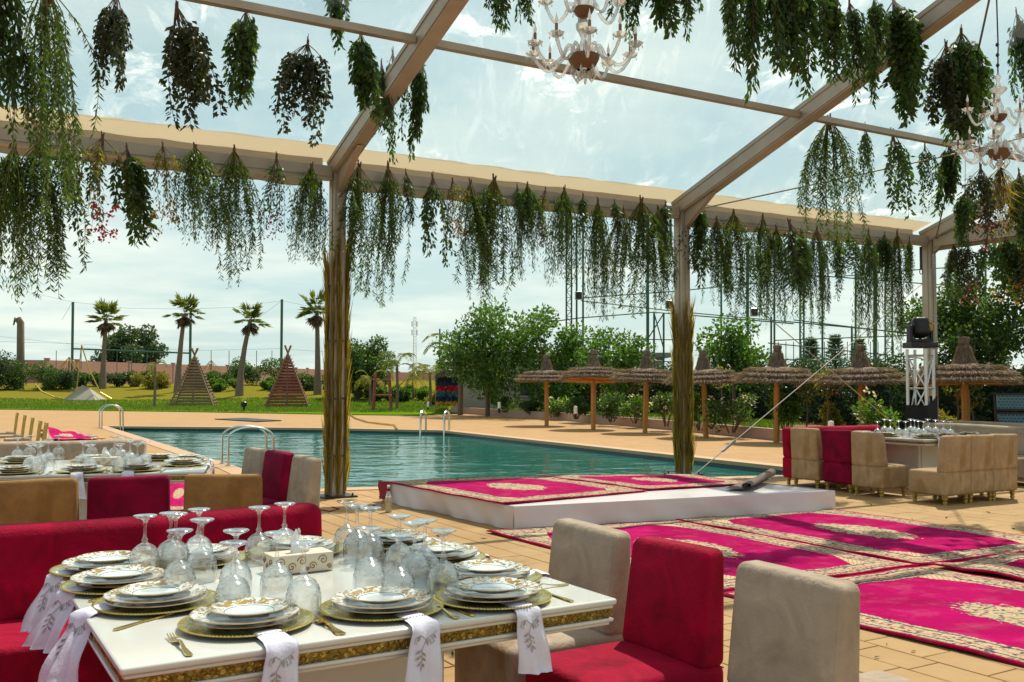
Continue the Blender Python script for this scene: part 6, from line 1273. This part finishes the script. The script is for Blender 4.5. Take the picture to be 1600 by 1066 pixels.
for i, (px, py) in enumerate(((6, 646), (17, 650), (28, 654), (39, 659), (47, 662))):
    p = atd(px, py, 19.5 - .9 * i); o = thing('gold_banquet_chair', 'gold slatted banquet chair on the far left deck, ' + NO[i] + ' from the frame edge', 'chair', Vector((p.x, p.y, 0)), R(120), 'gold banquet chairs in a row on the left deck')
    s_ = p.z / .92
    for sx in (-.19, .19):
        MB().tube([(sx, -.2, 0), (sx, -.2, .45 * s_), (sx, -.24, .92 * s_)], .016, 6).build('leg', M['gold_w'], o); MB().tube([(sx, .2, 0), (sx, .2, .45 * s_)], .016, 6).build('leg', M['gold_w'], o)
    MB().rbox((0, 0, .45 * s_), (.42, .42, .05), .02).build('seat', M['beige'], o, smooth=True); mb = MB(); mb.beam((-.22, -.24, .90 * s_), (.22, -.24, .90 * s_), .03, .06); mb.build('top_rail', M['gold_w'], o)
    for k in range(5): MB().tube([(-.14 + .07 * k, -.205, .5 * s_), (-.14 + .07 * k, -.235, .88 * s_)], .011, 5).build('spindle', M['gold_w'], o)
# ---------------------------------------------------------- right table
T3 = Vector((5.45, 13.35, 0)); TZ3 = .675; table('white square table with guests chairs beside the spotlight truss', T3, ANG, 1.5, 1.5, TZ3, 'white and gold banquet tables', .78)
for i, (fx, fy, out, lab) in enumerate(((-.45, -.56, -1, 'camera side of the far right table, first'), (.0, -.56, -1, 'camera side of the far right table, middle'), (.45, -.56, -1, 'camera side of the far right table, last'), (-.56, .35, 0, 'stage side of the far right table, rear'), (-.56, -.02, 0, 'stage side of the far right table, middle'))):
    o_ = Vd if out else -U; c_ = T3 + (U * fx - Vd * fy) if False else T3 + U * fx + Vd * -fy if out else T3 + U * fx - Vd * fy
    setting(c_, o_, .19, TZ3, lab, 'far right table', nap=i % 5, cutl=False)
X3 = [1371, 1382, 1391, 1404, 1415, 1423, 1429, 1435, 1443, 1450, 1462, 1474, 1485]
for i, px in enumerate(X3):
    p = atd(px, 660, 12.75 + .25 * ((i * 7) % 4)); goblet(p, TZ3, NO[i] + ' goblet from the stage side on the far right table', 'far right table')
def corner_chair(px, py, fc, mt, lab, sgn):
    k = at(px, py); wv = Vector((fc.y, -fc.x, 0)); p = k + fc * .25 + wv * (.235 * sgn); chair(lab, p, fc, M[mt], 'velvet chairs of the far right table', w_=.47, d_=.50)
corner_chair(1278, 765, U, 'sand', 'tan backed chair by the pool, farthest on the stage side of the right table', -1); corner_chair(1330, 771, U, 'magenta', 'wine red chair between two tan chairs at the right table', -1); corner_chair(1379, 779, U, 'sand', 'tan backed chair with lit seat side, nearest the stage at the right table', -1)
corner_chair(1519, 787, -Vd, 'sand', 'tan chair turned away, first on the camera side of the right table', -1); corner_chair(1557, 783, -Vd, 'sand', 'tan chair turned away, second on the camera side of the right table', -1); corner_chair(1592, 780, -Vd, 'sand', 'tan chair turned away, cut by the right frame edge', -1)
p = at(1230, 668.5, .78); sofa('dark red velvet sofa behind the right table, near the pool end', Vector((p.x, p.y, 0)) + U * .95 + Vd * .2, Vd, 1.9, M['red'])
sofa('pale beige sofa on the far side of the right table', T3 + U * 1.35 + Vd * .15, -U, 2.3, M['taupe'], 'beige sofas of the right table'); sofa('second pale beige sofa further behind the right table', T3 + U * 2.35 - Vd * .2, -U, 2.6, M['beige'], 'beige sofas of the right table')
# ============================================================ TRUSS + MOVING HEAD, BENCH
c = Vector(((1438 - 800) / F * 15.3, 15.3, 0)); zt = 1.4 + 54 / F * 15.3; tr = thing('lighting_truss', 'upright silver square truss with black cloth round its foot', 'truss', c, ANG + .25); k = .145
for sx, sy in ((-k, -k), (k, -k), (k, k), (-k, k)): MB().tube([(sx, sy, 0), (sx, sy, zt - .03)], .026, 8).build('chord', M['alu_b'], tr, smooth=True)
cs = [(-k, -k), (k, -k), (k, k), (-k, k)]
for i in range(4):
    a, b = cs[i], cs[(i + 1) % 4]; z = .1; s_ = i % 2
    for zz in (.08, .75, 1.30, zt - .13): MB().tube([(a[0], a[1], zz), (b[0], b[1], zz)], .015, 6).build('rung', M['alu_b'], tr)
    for z0, z1 in ((.08, .42), (.42, .75), (.75, 1.30), (1.30, zt - .13)):
        p_, q_ = (a, b) if s_ else (b, a); MB().tube([(p_[0], p_[1], z0), (q_[0], q_[1], z1)], .013, 6).build('diagonal', M['alu_b'], tr); s_ = not s_
mb = MB(); V = []; Fc = []
for j in range(5):
    for i in range(41): a = i / 40 * 4; e = int(a) % 4; t = a - int(a); x = cs[e][0] + (cs[(e + 1) % 4][0] - cs[e][0]) * t; y = cs[e][1] + (cs[(e + 1) % 4][1] - cs[e][1]) * t; w_ = 1.25 + .03 * math.sin(i * 1.9) * (j / 4); V.append((x * w_, y * w_, (1.10 + .07 * x / k) * (1 - j / 4) + .01))
for j in range(4):
    for i in range(40): q = j * 41 + i; Fc.append((q, q + 41, q + 42, q + 1))
mb.add(V, Fc); mb.build('black_drape', M['black_cloth'], tr)
mh = thing('moving_head_light', 'black moving head spotlight with amber lens on top of the truss', 'stage light', (c.x, c.y, zt), ANG - .5)
MB().rbox((0, 0, .035), (.42, .36, .09), .02).build('base', M['dark_m'], mh, smooth=True); mb = MB(); mb.rbox((-.16, 0, .22), (.05, .16, .26), .02); mb.rbox((.16, 0, .22), (.05, .16, .26), .02); mb.rbox((0, 0, .10), (.36, .2, .06), .02); mb.build('yoke', M['dark_m'], mh, smooth=True)
Rh = Matrix.Translation((0, 0, .30)) @ Matrix.Rotation(R(-25), 4, 'X'); MB().rbox((0, 0, 0), (.25, .30, .30), .07, fn=lambda q: (q.x * (1 - .25 * max(0, q.y / .15)), q.y, q.z * (1 - .2 * max(0, q.y / .15))), M=Rh).build('head', M['dark_m'], mh, smooth=True)
mb = MB(); mb.lathe([(.075, 0), (.085, .01), (.08, .03)], 20, c=(0, 0, 0)); mb.v = [tuple(Matrix.Translation((0.1, -.12, .33)) @ Matrix.Rotation(R(65), 4, 'X') @ Vector(v)) for v in mb.v]; mb.build('lens_ring', M['alu_b'], mh, smooth=True)
mb = MB(); mb.lathe([(.001, .016), (.05, .010), (.074, 0)], 20); mb.v = [tuple(Matrix.Translation((0.1, -.125, .33)) @ Matrix.Rotation(R(65), 4, 'X') @ Vector(v)) for v in mb.v]; mb.build('lens', simple('amber_lens', (.42, .20, .03), .1, .5), mh, smooth=True)
c = Vector((9.05, 16.6, .2)); bn = thing('garden_bench', 'dark framed bench with pale blue perforated back panels', 'bench', c, R(-18)); w2 = .75
for s_ in (-w2, w2): mb = MB(); mb.tube([(s_, .1, 0), (s_, .05, .4), (s_, .18, 1.02)], .025, 6); mb.tube([(s_, -.4, 0), (s_, -.4, .5), (s_, .08, .55)], .022, 6); mb.build('side_frame', M['dark_m'], bn)
bl = simple('pale_blue_panel', (.09, .20, .26), .6, 0, .2, 20)
for z0, z1 in ((.44, .66), (.72, .99)):
    mb = MB(); mb.box((0, .05 + (z0 + z1) / 2 * .13 - .02, (z0 + z1) / 2), (1.46, .02, z1 - z0)); pn = mb.build('back_panel', bl, bn); mb = MB()
    for r_ in range(int((z1 - z0) / .05)):
        for q in range(24): x = -.69 + q * .06 + .03 * (r_ % 2); z = z0 + .035 + r_ * .05; mb.box((x, .05 + (z0 + z1) / 2 * .13 - .034, z), (.034, .004, .016))
    tag(mb.build('perforations', M['dark_m'], pn), kind='stuff')
    for zz in (z0, z1): mb = MB(); mb.beam((-.75, .05 + (z0 + z1) / 2 * .13 - .02, zz), (.75, .05 + (z0 + z1) / 2 * .13 - .02, zz), .04, .035); mb.build('rail', M['dark_m'], bn)
for i in range(5): mb = MB(); mb.box((0, -.36 + .09 * i, .40), (1.46, .07, .02)); mb.build('seat_slat', bl, bn)

# fallen leaves scattered on the paving
P = []
for k in range(170):
    Y = RNG.uniform(3.2, 13.5); q = Vector((RNG.uniform(-.5, .56) * Y, Y, 0)); P.append((q.x, q.y, .006 if not inside(q, stage_poly, 0) else S_TOP + .03))
P = [p for p in P if not any(inside(Vector(p), q, 0) for q in cF.values())]
D = RNG.normal(size=(len(P), 3)); D[:, 2] = .12
tag(link('leaf_litter', leaves('leaf_litter', np.array(P), D, .05 * (.5 + RNG.random(len(P))), .016, M['lf_dark'])), 'small dry fallen leaves scattered on the paving', 'leaves', kind='stuff')
